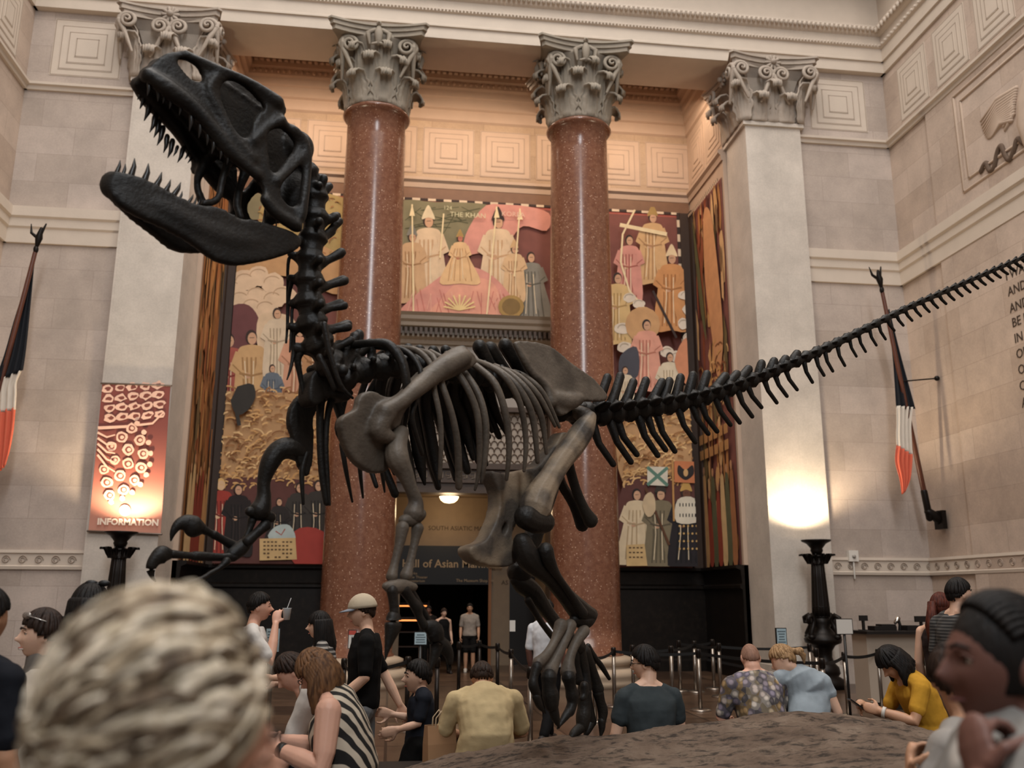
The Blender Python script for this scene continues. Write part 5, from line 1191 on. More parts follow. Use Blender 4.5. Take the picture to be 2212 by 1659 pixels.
    if face:
        for q in (-1, 1):
            c = hp_(V((q*.031, .0715, .009))); b = MB(); b.ball(c, .0125); e = b.out('eye', M('eye_white_shaded', 'a89d92', 0.3), root, loc=o0)  # eyeball greyed: shade of the socket put into its colour
            b = MB(); b.ball(c+F @ V((0, .0085, 0)), (.0068, .005, .0068)); b.out('iris', M('iris', '1a100b', 0.2), e, loc=o0)
            b = MB(); b.tube([hp_(V((q*x, y, z))) for x, y, z in ((.017, .084, .012), (.025, .088, .019), (.035, .086, .019), (.046, .076, .011))], [.002, .0034, .0034, .002], 6); b.out('eyelid', sk, root, loc=o0)
            b = MB(); b.tube([hp_(V((q*x, y, z))) for x, y, z in ((.014, .101, .031), (.03, .097, .037), (.046, .082, .031))], [.004, .0045, .003], 6); b.out('eyebrow', hair or HB, root, loc=o0)
        b = MB(); b.tube([hp_(V((x, y, -.0635))) for x, y in ((-.020, .085), (-.01, .0955), (0, .0975), (.01, .0955), (.020, .085))], [.002, .0048, .0052, .0048, .002], 6); b.out('lips', M('lips_'+skin, {'fair': 'a85e50', 'pink': 'a85e50', 'tan': '84503f', 'brown': '5c3028', 'deep': '5e3430'}[skin], 0.4), root, loc=o0)
    if hair:
        hl = {'short': (.10, .55), 'long': (-.15, .55), 'pony': (-.02, .56), 'bun': (-.05, .56), 'stubble': (.12, .62)}[style]
        th = vol or {'stubble': 1.012, 'short': 1.06}.get(style, 1.10); b = MB()
        nu, nv = 40, 30; G = [[(math.sin(PI*(.01+.98*i/nv))*math.sin(2*PI*j/nu), math.sin(PI*(.01+.98*i/nv))*math.cos(2*PI*j/nu), -math.cos(PI*(.01+.98*i/nv))) for j in range(nu)] for i in range(nv+1)]
        ok = lambda d: d[2] > hl[0]+hl[1]*d[1]*(1 if d[1] > 0 else .95)+(.06*math.sin(d[0]*21) if style != 'stubble' else 0)
        vm = {}
        def vv(i, j):
            j %= nu
            if (i, j) not in vm:
                d = G[i][j]; q = head_pt(*d); nz_ = noise.noise(V(d)*5)*.006 if style != 'stubble' else 0
                vm[(i, j)] = b.bm.verts.new(hp_(V((q.x, d[1]*.094 if d[2] > 0 else q.y, q.z))*th+V(d)*nz_))
            return vm[(i, j)]
        for i in range(nv):
            for j in range(nu):
                c = [sum(x)/4 for x in zip(G[i][j], G[i+1][j], G[i][(j+1) % nu], G[i+1][(j+1) % nu])]
                if ok(c): b._f([vv(i, j), vv(i, j+1), vv(i+1, j+1), vv(i+1, j)])
        if style != 'stubble':
            for i in range(54):
                a = 2*PI*i/54+.05*math.sin(i*7); Q = []; n0 = .012*math.sin(i*12.9)
                for j in range(12):
                    t = .06+j*.13; aa = a+.25*math.sin(t*2+i*1.7)*.35; d = V((math.sin(t)*math.sin(aa), math.sin(t)*math.cos(aa)-.08, math.cos(t))).normalized()
                    if not ok(d): break
                    q = head_pt(*d); Q.append(hp_(V((q.x, d.y*.094 if d.z > 0 else q.y, q.z))*(th+.012+n0*.8)))
                if len(Q) > 2: b.tube(Q, [.0085]*(len(Q)-1)+[.004], 5)
        if style == 'long':
            for i in range(26):
                a = PI*.42+PI*1.16*i/25; x, y = math.sin(a), math.cos(a); L = hlen+.04*math.sin(i*5)
                p = [hp_(V((x*.08, y*.098, .04))), hp_(V((x*.088, y*.104-.005, -.04)))]; p += [p[-1]+V((x*.012, y*.02-.01, -L*.5)), p[-1]+V((x*.005, y*.01-.012, -L))]
                b.tube(p, [.02, .02, .02, .008], 6)
        h = b.out('hair', hair, root, loc=o0, solid=.012 if style != 'stubble' else .004)
    return root, P, F, HC, s
def W_(root, p):  # local point to world
    return Matrix.LocRotScale(root.location, root.rotation_euler, root.scale) @ V(p)
L, Rr_, AWAY, CAMW = PI/2, -PI/2, 0.0, PI
# ---- seated on the platform edge with their backs to the camera
r1 = person('person in a cream polo shirt seated hunched with back to the camera', (1041,1466), 7.25, 0.05, SEAT, 'tan', cloth('cream_polo', 'c2ae86'), cloth('black_trousers', '15120f'), HDB, look=(.1, -.6, 0), stand=False, bw=1.2, belly=.02, face=False, sleeve=.85, arm=1.15,
    chest=(0,.05,.38), neck=(0,.13,.52), head=(0,.22,.60), shl=(-.215,.08,.46), shr=(.215,.08,.46), ell=(-.3,.14,.22), elr=(.3,.14,.22), wrl=(-.14,.38,.18), wrr=(.14,.38,.18))
root, P, F, HC, s = r1
b = MB(); b.tube([P['neck']+V((.066*1.25*math.cos(a), .062*1.2*math.sin(a), .012+.012*math.sin(a))) for a in [2*PI*i/16 for i in range(17)]], .014, 6); b.out('collar', cloth('polo_collar', 'a98a55'), root, loc=(0, 0, 0))
r0 = person('person with short dark hair and glasses in a dark teal top seated behind the rock', (1394,1434), 7.05, 0.1, SEAT, 'fair', cloth('teal_top', '33393b'), cloth('dark_jeans', '1d2026'), HB, look=(-.95, -.1, 0), stand=False, vol=1.14, bw=1.1, sleeve=.62, arm=1.05,
    ell=(-.26,.02,.28), elr=(.26,.04,.28), shl=(-.195,.01,.53), shr=(.195,.01,.53), wrl=(-.27,.12,.1), wrr=(.2,.2,.14))
person('balding person in a floral print shirt seated behind the rock', (1621,1422), 7.6, 0.08, SEAT, 'pink', print_mat('floral_print', ['a8967c', '8c8088', 'b9aaa0', '6a6264', 'a88a60', 'c4b8ac', '847a88'], 19), cloth('khaki', '5a5040'), HST, 'stubble', look=(.25, -.35, 0), stand=False, bw=1.22, belly=.02, face=False, sleeve=.85, arm=1.15,
    chest=(0,.03,.41), neck=(0,.07,.57), head=(0,.12,.70), shl=(-.22,.04,.50), shr=(.22,.04,.50), ell=(-.29,.1,.24), elr=(.29,.1,.24))
r2 = person('person with a blonde ponytail in a pale blue top leaning beside the floral shirt', (1692,1426), 7.55, 0.3, SEAT, 'fair', cloth('pale_blue_top', '8d969c'), cloth('light_jeans', '7d8790'), HBL, 'pony', look=(-.7, -.5, .35), stand=False, face=False, sleeve=.4,
    chest=(.10,.05,.40), neck=(.02,.10,.55), head=(-.08,.14,.66), shl=(-.15,.12,.52), shr=(.16,-.04,.50), ell=(-.2,.25,.3), elr=(.24,-.1,.26), wrl=(-.1,.35,.2), wrr=(.23,-.05,.0))
root, P, F, HC, s = r2
b = MB(); h0 = HC+F @ V((0, -.1, .03)); b.tube([h0, h0+V((.035, -.045, .0)), h0+V((.07, -.05, -.03)), h0+V((.085, -.04, -.09))], [.03, .028, .026, .008], 8); b.tube([h0+V((.02, -.03, .0)), h0+V((.05, -.045, .005))], [.03, .03], 8); b.out('ponytail', HBL, root, loc=(0, 0, 0))
r3 = person('person in a mustard yellow tee seated reading a phone', (1930,1432), 6.9, L-.1, SEAT, 'tan', cloth('mustard_tee', 'b5862c'), cloth('dark_trousers', '14130f'), HB, 'long', look=(0, -.75, 0), stand=False, hlen=.09, vol=1.16, face=False, sleeve=.66, curl=(.7, .7),
    chest=(0,.05,.43), neck=(0,.14,.57), head=(0,.22,.68), shl=(-.18,.1,.52), shr=(.18,.1,.52), ell=(-.23,.2,.28), elr=(.22,.22,.28), wrl=(-.10,.40,.34), wrr=(.10,.42,.35), knl=(-.16,.42,.10), knr=(.16,.42,.10), anl=(.05,.3,.04), anr=(-.05,.34,.04))
r4 = person('person with brown hair in a black and cream patterned vest seated using a phone', (684,1452), 5.55, L-.15, SEAT, 'pink', zebra('patterned_vest', '14110f', 'bcae9a'), cloth('pale_jeans', '9aa3ab'), HBR, 'long', look=(.15, -.65, 0), hlen=.15, vol=1.14, stand=False, bw=1.18, belly=.02, sleeve=0, arm=1.3, curl=(.8, .8), vox=.008,
    waist=(0,-.03,.27), chest=(0,.03,.45), neck=(0,.10,.62), head=(0,.17,.755), shl=(-.20,.05,.57), shr=(.20,.05,.57), ell=(-.28,.05,.29), elr=(.24,.16,.31), wrl=(-.12,.33,.36), wrr=(.05,.36,.38))
root, P, F, HC, s = r4
def glasses(r):
    root, P, F, HC, s = r; b = MB(); f = lambda x, y, z: HC+F @ V((x, y, z))
    for q in (-1, 1):
        b.tube([f(q*.033+.021*math.cos(a), .1, .007+.015*math.sin(a)) for a in [2*PI*i/14 for i in range(15)]], .0022, 5); b.tube([f(q*.054, .098, .012), f(q*.075, .06, .012), f(q*.08, -.01, .006)], .0025, 5)
    b.tube([f(-.012, .103, .01), f(.012, .103, .01)], .002, 5); b.out('glasses', M('glasses_frame', '0d0c0b', 0.3), root, loc=(0, 0, 0))
glasses(r4); glasses(r0)
def wristband(r, k, mt, w=.02, name='wristwatch'):
    root, P, F, HC, s = r; d = (P['wr'+k]-P['el'+k]).normalized(); c = P['wr'+k]-d*.03; b = MB(); b.tube([c-d*w, c+d*w], [.041, .041], 14, roundcap=False); b.out(name, mt, root, loc=(0, 0, 0))
wristband(r4, 'l', M('black_strap', '15110f', 0.5)); wristband(r3, 'l', M('white_band', 'c9c2b8', 0.5), .012, 'wristband')
def phone(label, r, off, rx, k='l'):
    root, P, F, HC, s = r; c = (P['wrl']+P['wrr'])/2+V(off); t = thing('smartphone', label, 'phone', W_(root, c), root.rotation_euler.z)
    Rm = Matrix.Rotation(rx, 3, 'X'); b = MB(); b.obox((0, 0, 0), Rm @ V((.037, 0, 0)), Rm @ V((0, .072, 0)), Rm @ V((0, 0, .0045))); b.out('phone_case', M('phone_black', '100f0f', 0.3), t, loc=(0, 0, 0))
    b = MB(); b.obox(Rm @ V((0, 0, .005)), Rm @ V((.033, 0, 0)), Rm @ V((0, .066, 0)), Rm @ V((0, 0, .001))); b.out('screen', M('phone_screen', '22262a', 0.15), t, loc=(0, 0, 0))
phone('dark smartphone held by the person in the patterned vest', r4, (.03,.11,.035), .45); phone('dark smartphone held by the person in the mustard tee', r3, (0,.12,.03), .6)
r5 = person('person in a white tee seated behind the patterned vest', (632,1452), 6.25, L, SEAT, 'pink', cloth('white_tee', 'c3bdb6'), cloth('navy_jeans', '20252e'), HDB, look=(0, -.7, 0), stand=False, bw=1.15, face=False, sleeve=.75, arm=1.1, curl=(.6, .6),
    waist=(0,-.02,.28), chest=(0,.05,.47), neck=(0,.15,.62), head=(0,.24,.70), shl=(-.20,.10,.58), shr=(.20,.10,.58), ell=(-.22,.24,.2), elr=(.22,.24,.2), wrl=(-.08,.46,.1), wrr=(.08,.46,.1))
# ---- standing and walking in the hall
r6 = person('person in a black tee and pale cap walking left with a child', (783,1322), 7.85, L, WALK, 'fair', cloth('black_tee', '0e0d0d'), cloth('grey_jeans', '7c7f82'), HDB, look=(0, -.1, 0), sleeve=.85,
    ell=(-.25,-.02,1.15), wrl=(-.22,.2,.96), elr=(.23,-.16,1.15), wrr=(.2,-.30,.90), shoe='8a8580')
root, P, F, HC, s = r6
b = MB(); G = []
for i in range(9):
    t = PI*.5*i/8; G.append([HC+F @ V((.097*math.cos(t)*math.cos(a), -.003+.117*math.cos(t)*math.sin(a), .03+.115*math.sin(t))) for a in [2*PI*q/24 for q in range(25)]])
b.grid(G); o = b.out('cap_crown', cloth('cap_cream', 'b3a58f'), root, loc=(0, 0, 0), solid=.006)
b = MB(); b.grid([[HC+F @ V((.092*math.sin(a)*(1-.12*t), .10*math.cos(a)+.085*t*(math.cos(a)**.6 if math.cos(a) > 0 else 0), .036-.022*t)) for a in [-1.25+2.5*q/14 for q in range(15)]] for t in (0, .33, .66, 1)]); b.out('cap_brim', cloth('cap_blue', '7c828c'), root, loc=(0, 0, 0), solid=.006)
CH = {k: tuple(c*.66 for c in v) for k, v in WALK.items()}
CH.update(head=(0,.02,1.075), neck=(0,-.01,.955), elr=(.15,.0,.76), ell=(-.15,.03,.76), wrl=(-.12,.18,.72), wrr=(.13,.2,.80))
person('child in a navy tee and black shorts following the person in the cap', (903,1463), 7.85, L+.1, CH, 'fair', cloth('navy_tee', '1c1f27'), cloth('black_shorts', '0c0b0b'), HB, legs='short', sleeve=.75, bw=.72, arm=.7)
r7 = person('person with long black hair in a striped tee reaching over the barrier', (690,1352), 8.5, L, BASE, 'fair', stripes('striped_tee', '1d1b1b', '8b867f', 24, 2, .55), cloth('black_jeans', '121010'), HB, 'long', look=(0, -.05, 0), ell=(-.22,.16,1.2), wrl=(-.1,.42,1.18), elr=(.22,.12,1.17), wrr=(.1,.4,1.12), sleeve=.7)
r8 = person('person in a white tee raising a hand to the mouth', (560,1312), 8.8, Rr_+.15, BASE, 'pink', cloth('white_shirt', 'c9c4be'), cloth('stone_trousers', '6a6258'), HB, elr=(.24,.14,1.19), wrr=(.10,.17,1.50), pn=(None, (-1,.2,0)), sleeve=.8)
r9 = person('person smiling with sunglasses pushed up on brown hair', (90,1372), 5.1, PI-.75, BASE, 'fair', cloth('cream_blouse', 'c3b9ab'), cloth('stone_skirt', '8f857a'), HDB, 'pony', look=(.35, .02, 0), sleeve=1.2)
root, P, F, HC, s = r9
b = MB()
for q in (-1, 1): b.ball(HC+F @ V((q*.036, .082, .098)), (.03, .012, .02))
b.tube([HC+F @ V((-.085, .0, .07)), HC+F @ V((-.06, .085, .098)), HC+F @ V((.06, .085, .098)), HC+F @ V((.085, .0, .07))], .004, 5); b.out('sunglasses', M('sunglass_lens', '8d8883', 0.12, 0.6), root, loc=(0, 0, 0))
b = MB(); b.tube([HC+F @ V((x, y, -.068)) for x, y in ((-.024, .082), (-.012, .094), (0, .0965), (.012, .094), (.024, .082))], [.002, .005, .006, .005, .002], 6); b.out('smile', M('teeth_white', 'd8d0c4', 0.3), root, loc=(0, 0, 0))
r10 = person('person with sleek black hair and a bow seen from behind', (193,1318), 5.2, .15, BASE, 'fair', cloth('grey_cardigan', '6a635c'), cloth('charcoal_trousers', '252220'), HB, 'long', face=False, sleeve=1.8)
root, P, F, HC, s = r10
b = MB(); c = HC+F @ V((.03, -.03, .125))
for q in (-1, 1): b.ball(c+V((q*.03, 0, .006)), (.03, .012, .016))
b.ball(c, .012); b.out('hair_bow', M('bow_black', '0d0b0b', 0.5), root, loc=(0, 0, 0))
person('person with black hair in a navy tee at the left edge', (-34,1338), 4.25, -.35, BASE, 'tan', cloth('midnight_tee', '15171d'), cloth('dark_denim', '1b1e24'), HB, face=False, sleeve=.8, bw=1.05)
person('person with short dark hair in a grey striped polo looking right', (2071,1284), 7.8, Rr_+.25, BASE, 'fair', stripes('striped_polo', '232222', '4f4d4a', 40, 2, .5), cloth('slate_trousers', '26262a'), HB, sleeve=.8, look=(.15, 0, 0))
r11 = person('person with a long auburn ponytail and a patterned skirt beside the striped polo', (2033,1312), 8.55, Rr_+.5, BASE, 'fair', cloth('dark_camisole', '2c2322'), print_mat('patterned_skirt', ['16171c', '4a4c54', '1e2026', '6a6a6c', '15161a'], 40), HRD, 'pony', face=False, legs='skirt', sleeve=0)
root, P, F, HC, s = r11
b = MB(); h0 = HC+F @ V((0, -.1, .04))
for i in range(7): a = 2*PI*i/7; b.tube([h0, h0+V((.012*math.cos(a), -.06, .0+.01*math.sin(a))), h0+V((.03*math.cos(a), -.09+.03*math.sin(a), -.2)), h0+V((.03*math.cos(a), -.05+.03*math.sin(a), -.42)), h0+V((.006, -.03, -.55))], [.02, .025, .028, .025, .006], 7)
b.out('ponytail', HRD, root, loc=(0, 0, 0))
person('guard in a white uniform shirt standing behind the skeleton foot', (1182,1318), 12.0, -.6, WALK, 'deep', cloth('uniform_white', 'c6c6c8'), cloth('uniform_black', '0d0c0d'), HB, sleeve=.85, face=False, vox=.012)
person('person with a beard in a grey tee with backpack straps in the doorway', (1015,1314), 23.4, PI-.1, BASE, 'tan', cloth('grey_tee', '8f8479'), cloth('dark_shorts', '141211'), HB, legs='short', sleeve=.8, vox=.014, group=None, shoe='b5aca0')
rA = COL.objects
person('person in a black tank top walking out of the doorway', (959,1324), 23.2, PI+.3, WALK, 'fair', cloth('black_tank', '100f0f'), cloth('black_leggings', '0e0d0d'), HDB, 'pony', sleeve=0, vox=.014)
person('person in dark clothes half hidden behind the hand bones in the doorway', (926,1318), 24.2, PI-.3, BASE, 'brown', cloth('dark_hoodie', '1b1715'), cloth('dark_slacks', '141210'), HB, sleeve=1.8, vox=.014)
# ---- nearest people at the bottom corners
r12 = person('person with a pale blonde wavy head of hair in the near left corner', (395,1640), 1.12, Rr_+.5, BASE, 'pink', cloth('beige_jacket', '6f6255'), cloth('brown_slacks', '3d342c'), None, look=(.1, -.12, 0), sleeve=1.85, vox=.006)
root, P, F, HC, s = r12
hr = [hairmat('hair_highlight_lock', 'a9997f', 'dccfbb'), hairmat('hair_mid_lock', '7c6b56', 'b5a48b'), hairmat('hair_shadow_lock', '3f3228', '75634f')]  # highlights and shadows of the hair put into the lock colours
HO = V((0, -.042, .045)); HX = V((.118, .116, .132))
def hs(d, k=1.0): return HC+F @ (HO+V((d.x*HX.x, d.y*HX.y, d.z*HX.z))*k)
b = MB(); b.rings([[hs(V((math.sin(t)*math.sin(a), math.sin(t)*math.cos(a), -math.cos(t))), .97+.03*math.sin(a*5+t*9)) for a in [2*PI*q/40 for q in range(40)]] for t in [PI*(.01+.98*i/28) for i in range(29)] if -math.cos(t) > -.62]); hb = b.out('hair', hr[1], root, loc=(0, 0, 0))
random.seed(4); LB = [MB(), MB(), MB()]
for i in range(620):
    a, e = random.uniform(-PI, PI), random.uniform(-.75, 1.5)
    if math.cos(a) > .45 and e < .1: continue
    d = V((math.sin(a)*math.cos(e), math.cos(a)*math.cos(e), math.sin(e))); Q = []
    fl = V((random.uniform(-.2, .2), -1, random.uniform(-.75, -.1))); w1, w2 = random.uniform(0, 6), random.uniform(.02, .06)
    for k_ in range(9):
        Q.append(tuple(hs(d, 1.0+.035*math.sin(w1+k_)+.03*k_/8+(.07 if k_ > 5 else 0)*random.random())))
        t = fl-d*fl.dot(d); d = (d+t*.17+V((math.sin(w1+k_*1.3)*w2, 0, math.cos(w1+k_*1.1)*w2))).normalized()
    Q = spline(Q, 3); n_ = len(Q); w0 = random.uniform(.005, .0105)
    LB[0 if i % 7 < 3 else (1 if i % 7 < 5 else 2)].tube(Q, [w0*(.6+.4*math.sin(PI*min(1, j/n_+.25)))*(1-.75*(j/n_)**3) for j in range(n_)], 6, 0.55)
for q, m_ in zip(LB, hr): q.out('hair_locks', m_, hb, loc=(0, 0, 0))
r13 = person('person with braided hair and white print top holding a fist to the chest', (2158,1436), 1.72, L-.12, BASE, 'deep', print_mat('white_print_top', ['c9c4bd', 'bdb8b2', 'c6c1ba', '8f9096', 'cac5be', 'c2bdb6'], 9), cloth('blue_jeans', '2b3340'), None, look=(-.05, .02, 0), sleeve=.75, vox=.005, curl=(1.35, .5), bw=1.05,
    shl=(-.2,.07,1.47), shr=(.19,-.03,1.44), neck=(0,-.01,1.49), chest=(0,.03,1.33), ell=(-.30,.21,1.23), wrl=(-.17,.165,1.455), pn=((.3,-1,0), None))
root, P, F, HC, s = r13
b = MB(); b.rings([[HC+F @ V((math.sin(t)*math.sin(a)*.0805, math.sin(t)*math.cos(a)*.099-.011, -math.cos(t)*.114+.016)) for a in [2*PI*q/32 for q in range(32)]] for t in [PI*(.3+.69*i/22) for i in range(23)]])
hb = b.out('hair', HB, root, loc=(0, 0, 0))
b = MB()
for i in range(19):
    a = -1.2+2.4*i/18; Q = []
    for j in range(13):
        t = .62-1.75*j/12; y, z = math.sin(t+.0), math.cos(t); rr = math.sqrt(1-.96*math.sin(a)**2); Q.append(HC+F @ V((math.sin(a)*.084, y*rr*.103-.012, z*rr*.119+.016)))
    b.tube(Q, [.0075+.0016*(j % 2) for j in range(13)], 7)
c = HC+F @ V((0, -.1, -.01)); 
for i in range(9): a = i*.7; b.tube([c+F @ V((.03*math.cos(a), 0, .03*math.sin(a))), c+F @ V((.04*math.cos(a), -.05, -.05+.03*math.sin(a))), c+F @ V((.05*math.cos(a), -.05, -.2)), c+F @ V((.05*math.cos(a), -.04, -.32))], [.012, .012, .011, .005], 6)
b.out('braids', HB, hb, loc=(0, 0, 0))
wristband(r13, 'l', M('black_strap', '15110f', 0.5), .024)
r14 = person('person in a light grey tee with a black shoulder strap behind the braided hair', (2062,1466), 3.1, .55, BASE, 'tan', cloth('light_grey_tee', '8d8781'), cloth('ash_trousers', '4a4744'), HDB, face=False, look=(1.1, 0, 0), sleeve=.8, arm=1.1, ell=(-.34,.10,1.06), elr=(.26,-.08,1.15), wrr=(.2,.12,1.0), wrl=(-.25,.10,1.31), pn=((.5,-.8,.2), None), curl=(.9, .5))
root, P, F, HC, s = r14
b = MB(); b.tube(spline([tuple(V(q)) for q in ((-.12,.02,1.47),(-.08,-.13,1.38),(.06,-.16,1.2),(.19,-.06,1.03))], 4), .02, 6, .3, (0, 1, 0)); b.out('shoulder_strap', M('black_strap', '15110f', 0.5), root, loc=(0, 0, 0)); wristband(r14, 'l', M('white_band', 'c9c2b8', 0.5), .012, 'bracelet')
# ================================================================ ROCK BASE, QUEUE POSTS, SIGNS, COUNTER, BAG
ROCK = NT('rock'); n1 = ROCK.n('ShaderNodeTexNoise', Scale=3.0, Detail=9.0, Roughness=0.7); ROCK.l(ROCK.pos(), n1.inputs['Vector'])
mp = ROCK.n('ShaderNodeMapping'); mp.inputs['Scale'].default_value = (4, 11, 11); mp.inputs['Rotation'].default_value = (0, 0, .5); ROCK.l(ROCK.pos(), mp.inputs[0])
n2 = ROCK.n('ShaderNodeTexNoise', Scale=1.6, Detail=8.0, Roughness=0.72); ROCK.l(mp.outputs[0], n2.inputs['Vector'])
ROCK.l(ROCK.mix(1.0, ROCK.ramp(n1.outputs[0], [(0.32, '6f5a4a'), (0.5, '917a67'), (0.68, 'ab9581')]), ROCK.ramp(n2.outputs[0], [(0.40, 0.25), (0.50, 1.0)]), 'MULTIPLY'), ROCK.b.inputs['Base Color'])
ROCK.b.inputs['Roughness'].default_value = 0.9; ROCK.bump(n2.outputs[0], 1.0, 0.09)
PLZ = 0.61
MB().prism([(x, y, 0) for x, y in ((-.42,4.5),(-.42,7.0),(-.2,7.28),(5.0,7.28),(5.2,7.0),(5.2,4.6),(4.6,4.2),(0,4.2))], (0, 0, PLZ)).out('display_platform', M('platform_black', '16120f', 0.5)).name
tag(bpy.data.objects['display_platform'], 'low black platform under the rock base with people seated on its edge', 'platform')
rx = [(-.1,.59),(.1,.70),(.45,.80),(.83,.875),(1.3,.915),(1.8,.935),(2.25,.985),(2.68,1.03),(3.1,1.02),(3.56,.975),(3.85,.88),(4.15,.74),(4.45,.60)]
G = []
for j in range(91):
    y = 4.3+2.62*j/90; row = []
    py = sm(4.2, 5.0, y)*(.80+.20*sm(5.0, 6.25, y))*(1-sm(6.38, 6.9, y))
    for i in range(151):
        x = -.1+4.55*i/150
        for (a, c), (d, e) in zip(rx, rx[1:]):
            if a <= x <= d: h = c+(e-c)*(x-a)/(d-a); break
        q = V((x*1.6, y*3.2, 0)); nz = noise.fractal(q*1.2, 1.0, 2.0, 6)*.035+abs(noise.noise(q*2.6))*-.03-abs(noise.noise(q*7))*.018
        row.append((x, y, PLZ-.01+max(0, (h-PLZ))*py+nz*py*min(1, (h-PLZ)*6)))
    G.append(row)
b = MB(); b.grid(G); tag(b.out('rock_base', ROCK.m), 'broad brown rough rock mound under the skeleton feet', 'rock')
STEEL, BELT, POSTB = M('post_steel', '8a8178', 0.25, 0.9), M('belt_black', '0c0b0b', 0.7), M('post_dark', '2a2522', 0.3, 0.7)
posts = {}
def post(u, vt, where):
    p = onZ(u, vt, 0.97); t = thing('queue_post', where, 'post', (p.x, p.y, 0), 0, 'retractable belt queue posts')
    b = MB(); b.lathe([(.034, .02), (.034, .85)], p*1.0-V((0, 0, p.z)), 16); b.out('pole', STEEL if u > 1100 else POSTB, t)
    b = MB(); b.lathe([(.044, .84), (.044, .95), (.036, .97)], V((p.x, p.y, 0)), 16); b.out('belt_head', POSTB, t)
    b = MB(); b.lathe([(.175, 0), (.175, .012), (.15, .03), (.05, .045)], V((p.x, p.y, 0)), 28); b.out('foot_plate', STEEL, t)
    posts[u] = t; return t
def belt(a, c):
    A, B = posts[a].location+V((0, 0, .9)), posts[c].location+V((0, 0, .9)); b = MB(); R = []
    for i in range(13):
        t = i/12; p = A+(B-A)*(.02+.96*t)-V((0, 0, .035*4*t*(1-t))); n = (B-A).cross(V((0, 0, 1))).normalized()*.002
        R.append([p+n+V((0, 0, .024)), p-n+V((0, 0, .024)), p-n-V((0, 0, .024)), p+n-V((0, 0, .024))])
    b.rings(R, True, True, False); b.out('belt', BELT, posts[a])
for u, v, w in ((1145,1440,'queue post just left of the skeleton foot'), (1283,1412,'queue post directly behind the skeleton toes'), (1325,1398,'queue post left of the teal top before the column base'), (1366,1393,'queue post behind the head in glasses'), (1449,1395,'queue post right of the teal top'),
    (1466,1383,'farther queue post right of the teal top'), (1499,1384,'queue post midway between teal top and floral shirt'), (1508,1402,'nearest queue post between teal top and floral shirt'), (1538,1381,'far queue post before the black dado left of the floral shirt'), (1552,1389,'queue post just left of the floral shirt'),
    (1748,1390,'queue post left of the right uplighter base'), (1762,1400,'queue post in front of the right uplighter'), (1775,1422,'nearest queue post in front of the right uplighter'), (1823,1408,'queue post right of the right uplighter'), (1895,1402,'queue post left of the mustard tee head'), (1990,1418,'queue post right of the mustard tee'),
    (992,1386,'queue post left of the doorway lane'), (1036,1383,'queue post at the doorway threshold'), (1075,1389,'queue post right of the grey tee in the doorway'), (1104,1402,'queue post carrying the white paper notice'), (945,1420,'dark queue post left of the cream polo'), (882,1418,'dark queue post behind the child'), (744,1422,'dark queue post left of the person in the cap'), (763,1436,'dark queue post carrying the red topped sign')): post(u, v, w)
for a, c in ((1283,1325),(1325,1508),(1508,1775),(1775,1823),(1823,1895),(1895,1990),(1366,1449),(1449,1499),(1499,1552),(1552,1748),(1748,1762),(1466,1538),(992,1036),(1036,1075),(1075,1104),(1104,1145),(744,763),(763,882),(882,945)): belt(a, c)
WHT, SCR, SBL, SRD = M('paper_white', 'c9c4bc', 0.6), M('sign_screen', '9db0b6', 0.5), M('sign_frame_black', '141212', 0.4), M('sign_red', 'b0483a', 0.6)
def sign(label, u0, v0, u1, v1, Y, face, foot=True, lines=0, red=False, fig=False, rim=.008, on=None):
    a, c = onY(u0, v0, Y), onY(u1, v1, Y); x0, x1, z0, z1 = min(a.x, c.x), max(a.x, c.x), min(a.z, c.z), max(a.z, c.z); cx = (x0+x1)/2
    t = posts[on] if on else thing('sign', label, 'sign', (cx, Y, 0)); MB().box(x0-rim, x1+rim, Y, Y+.02, z0-rim, z1+rim).out('notice_frame', SBL, t)
    MB().box(x0, x1, Y-.006, Y, z0, z1).out('notice_face', face, t)
    if foot: b = MB(); b.tube([(cx, Y+.02, 0.02), (cx, Y+.02, z0)], .02, 10, roundcap=False); b.lathe([(.15, 0), (.15, .012), (.03, .04)], (cx, Y+.02, 0), 24); b.out('stand', SBL, t)
    if lines:
        b = MB(); h = (z1-z0)/(lines+1)
        for i in range(lines): w = (x1-x0)*random.uniform(.5, .85); b.box(cx-w/2, cx+w/2, Y-.008, Y-.006, z1-h*(i+1)-h*.18, z1-h*(i+1)+h*.18)
        b.out('printed_lines', M('sign_ink', '5d6c72', 0.7), t)
    if red: MB().box(x0, x1, Y-.009, Y-.006, z1-(z1-z0)*.24, z1).out('red_heading', SRD, t)
    if fig:
        b = MB(); w = (x1-x0)*.12; zz = z0+(z1-z0)*.15
        for q in (-1, 1): b.tube([(cx+q*w, Y-.009, zz), (cx+q*w*.6, Y-.009, zz+(z1-z0)*.22), (cx+q*w*.4, Y-.009, zz+(z1-z0)*.42)], [w*.45, w*.5, w*.7], 6, .2, (0, 1, 0)); b.ball((cx+q*w*.5, Y-.009, zz+(z1-z0)*.48), (w*.4, .003, w*.45))
        b.out('pictogram', SBL, t)
    return t
sign('pale blue framed notice on a stand left of the right uplighter', 1677, 1358, 1700, 1404, 9.3, SCR, True, 7)
sign('pale blue framed notice on a stand beside the white tee person', 576, 1358, 602, 1408, 9.2, SCR, True, 7)
sign('small square blue notice on a stand below the skeleton claw', 896, 1366, 921, 1392, 10.5, SCR, True, 4)
sign('small white paper notice on the queue post by the doorway', 1101, 1340, 1113, 1364, onZ(1104, 1402, .97).y-.03, WHT, False, 0, rim=.002, on=1104)
sign('narrow black framed sign with red heading beside the person in the cap', 754, 1362, 768, 1400, onZ(763, 1436, .97).y-.02, WHT, False, 0, True, True, on=763)
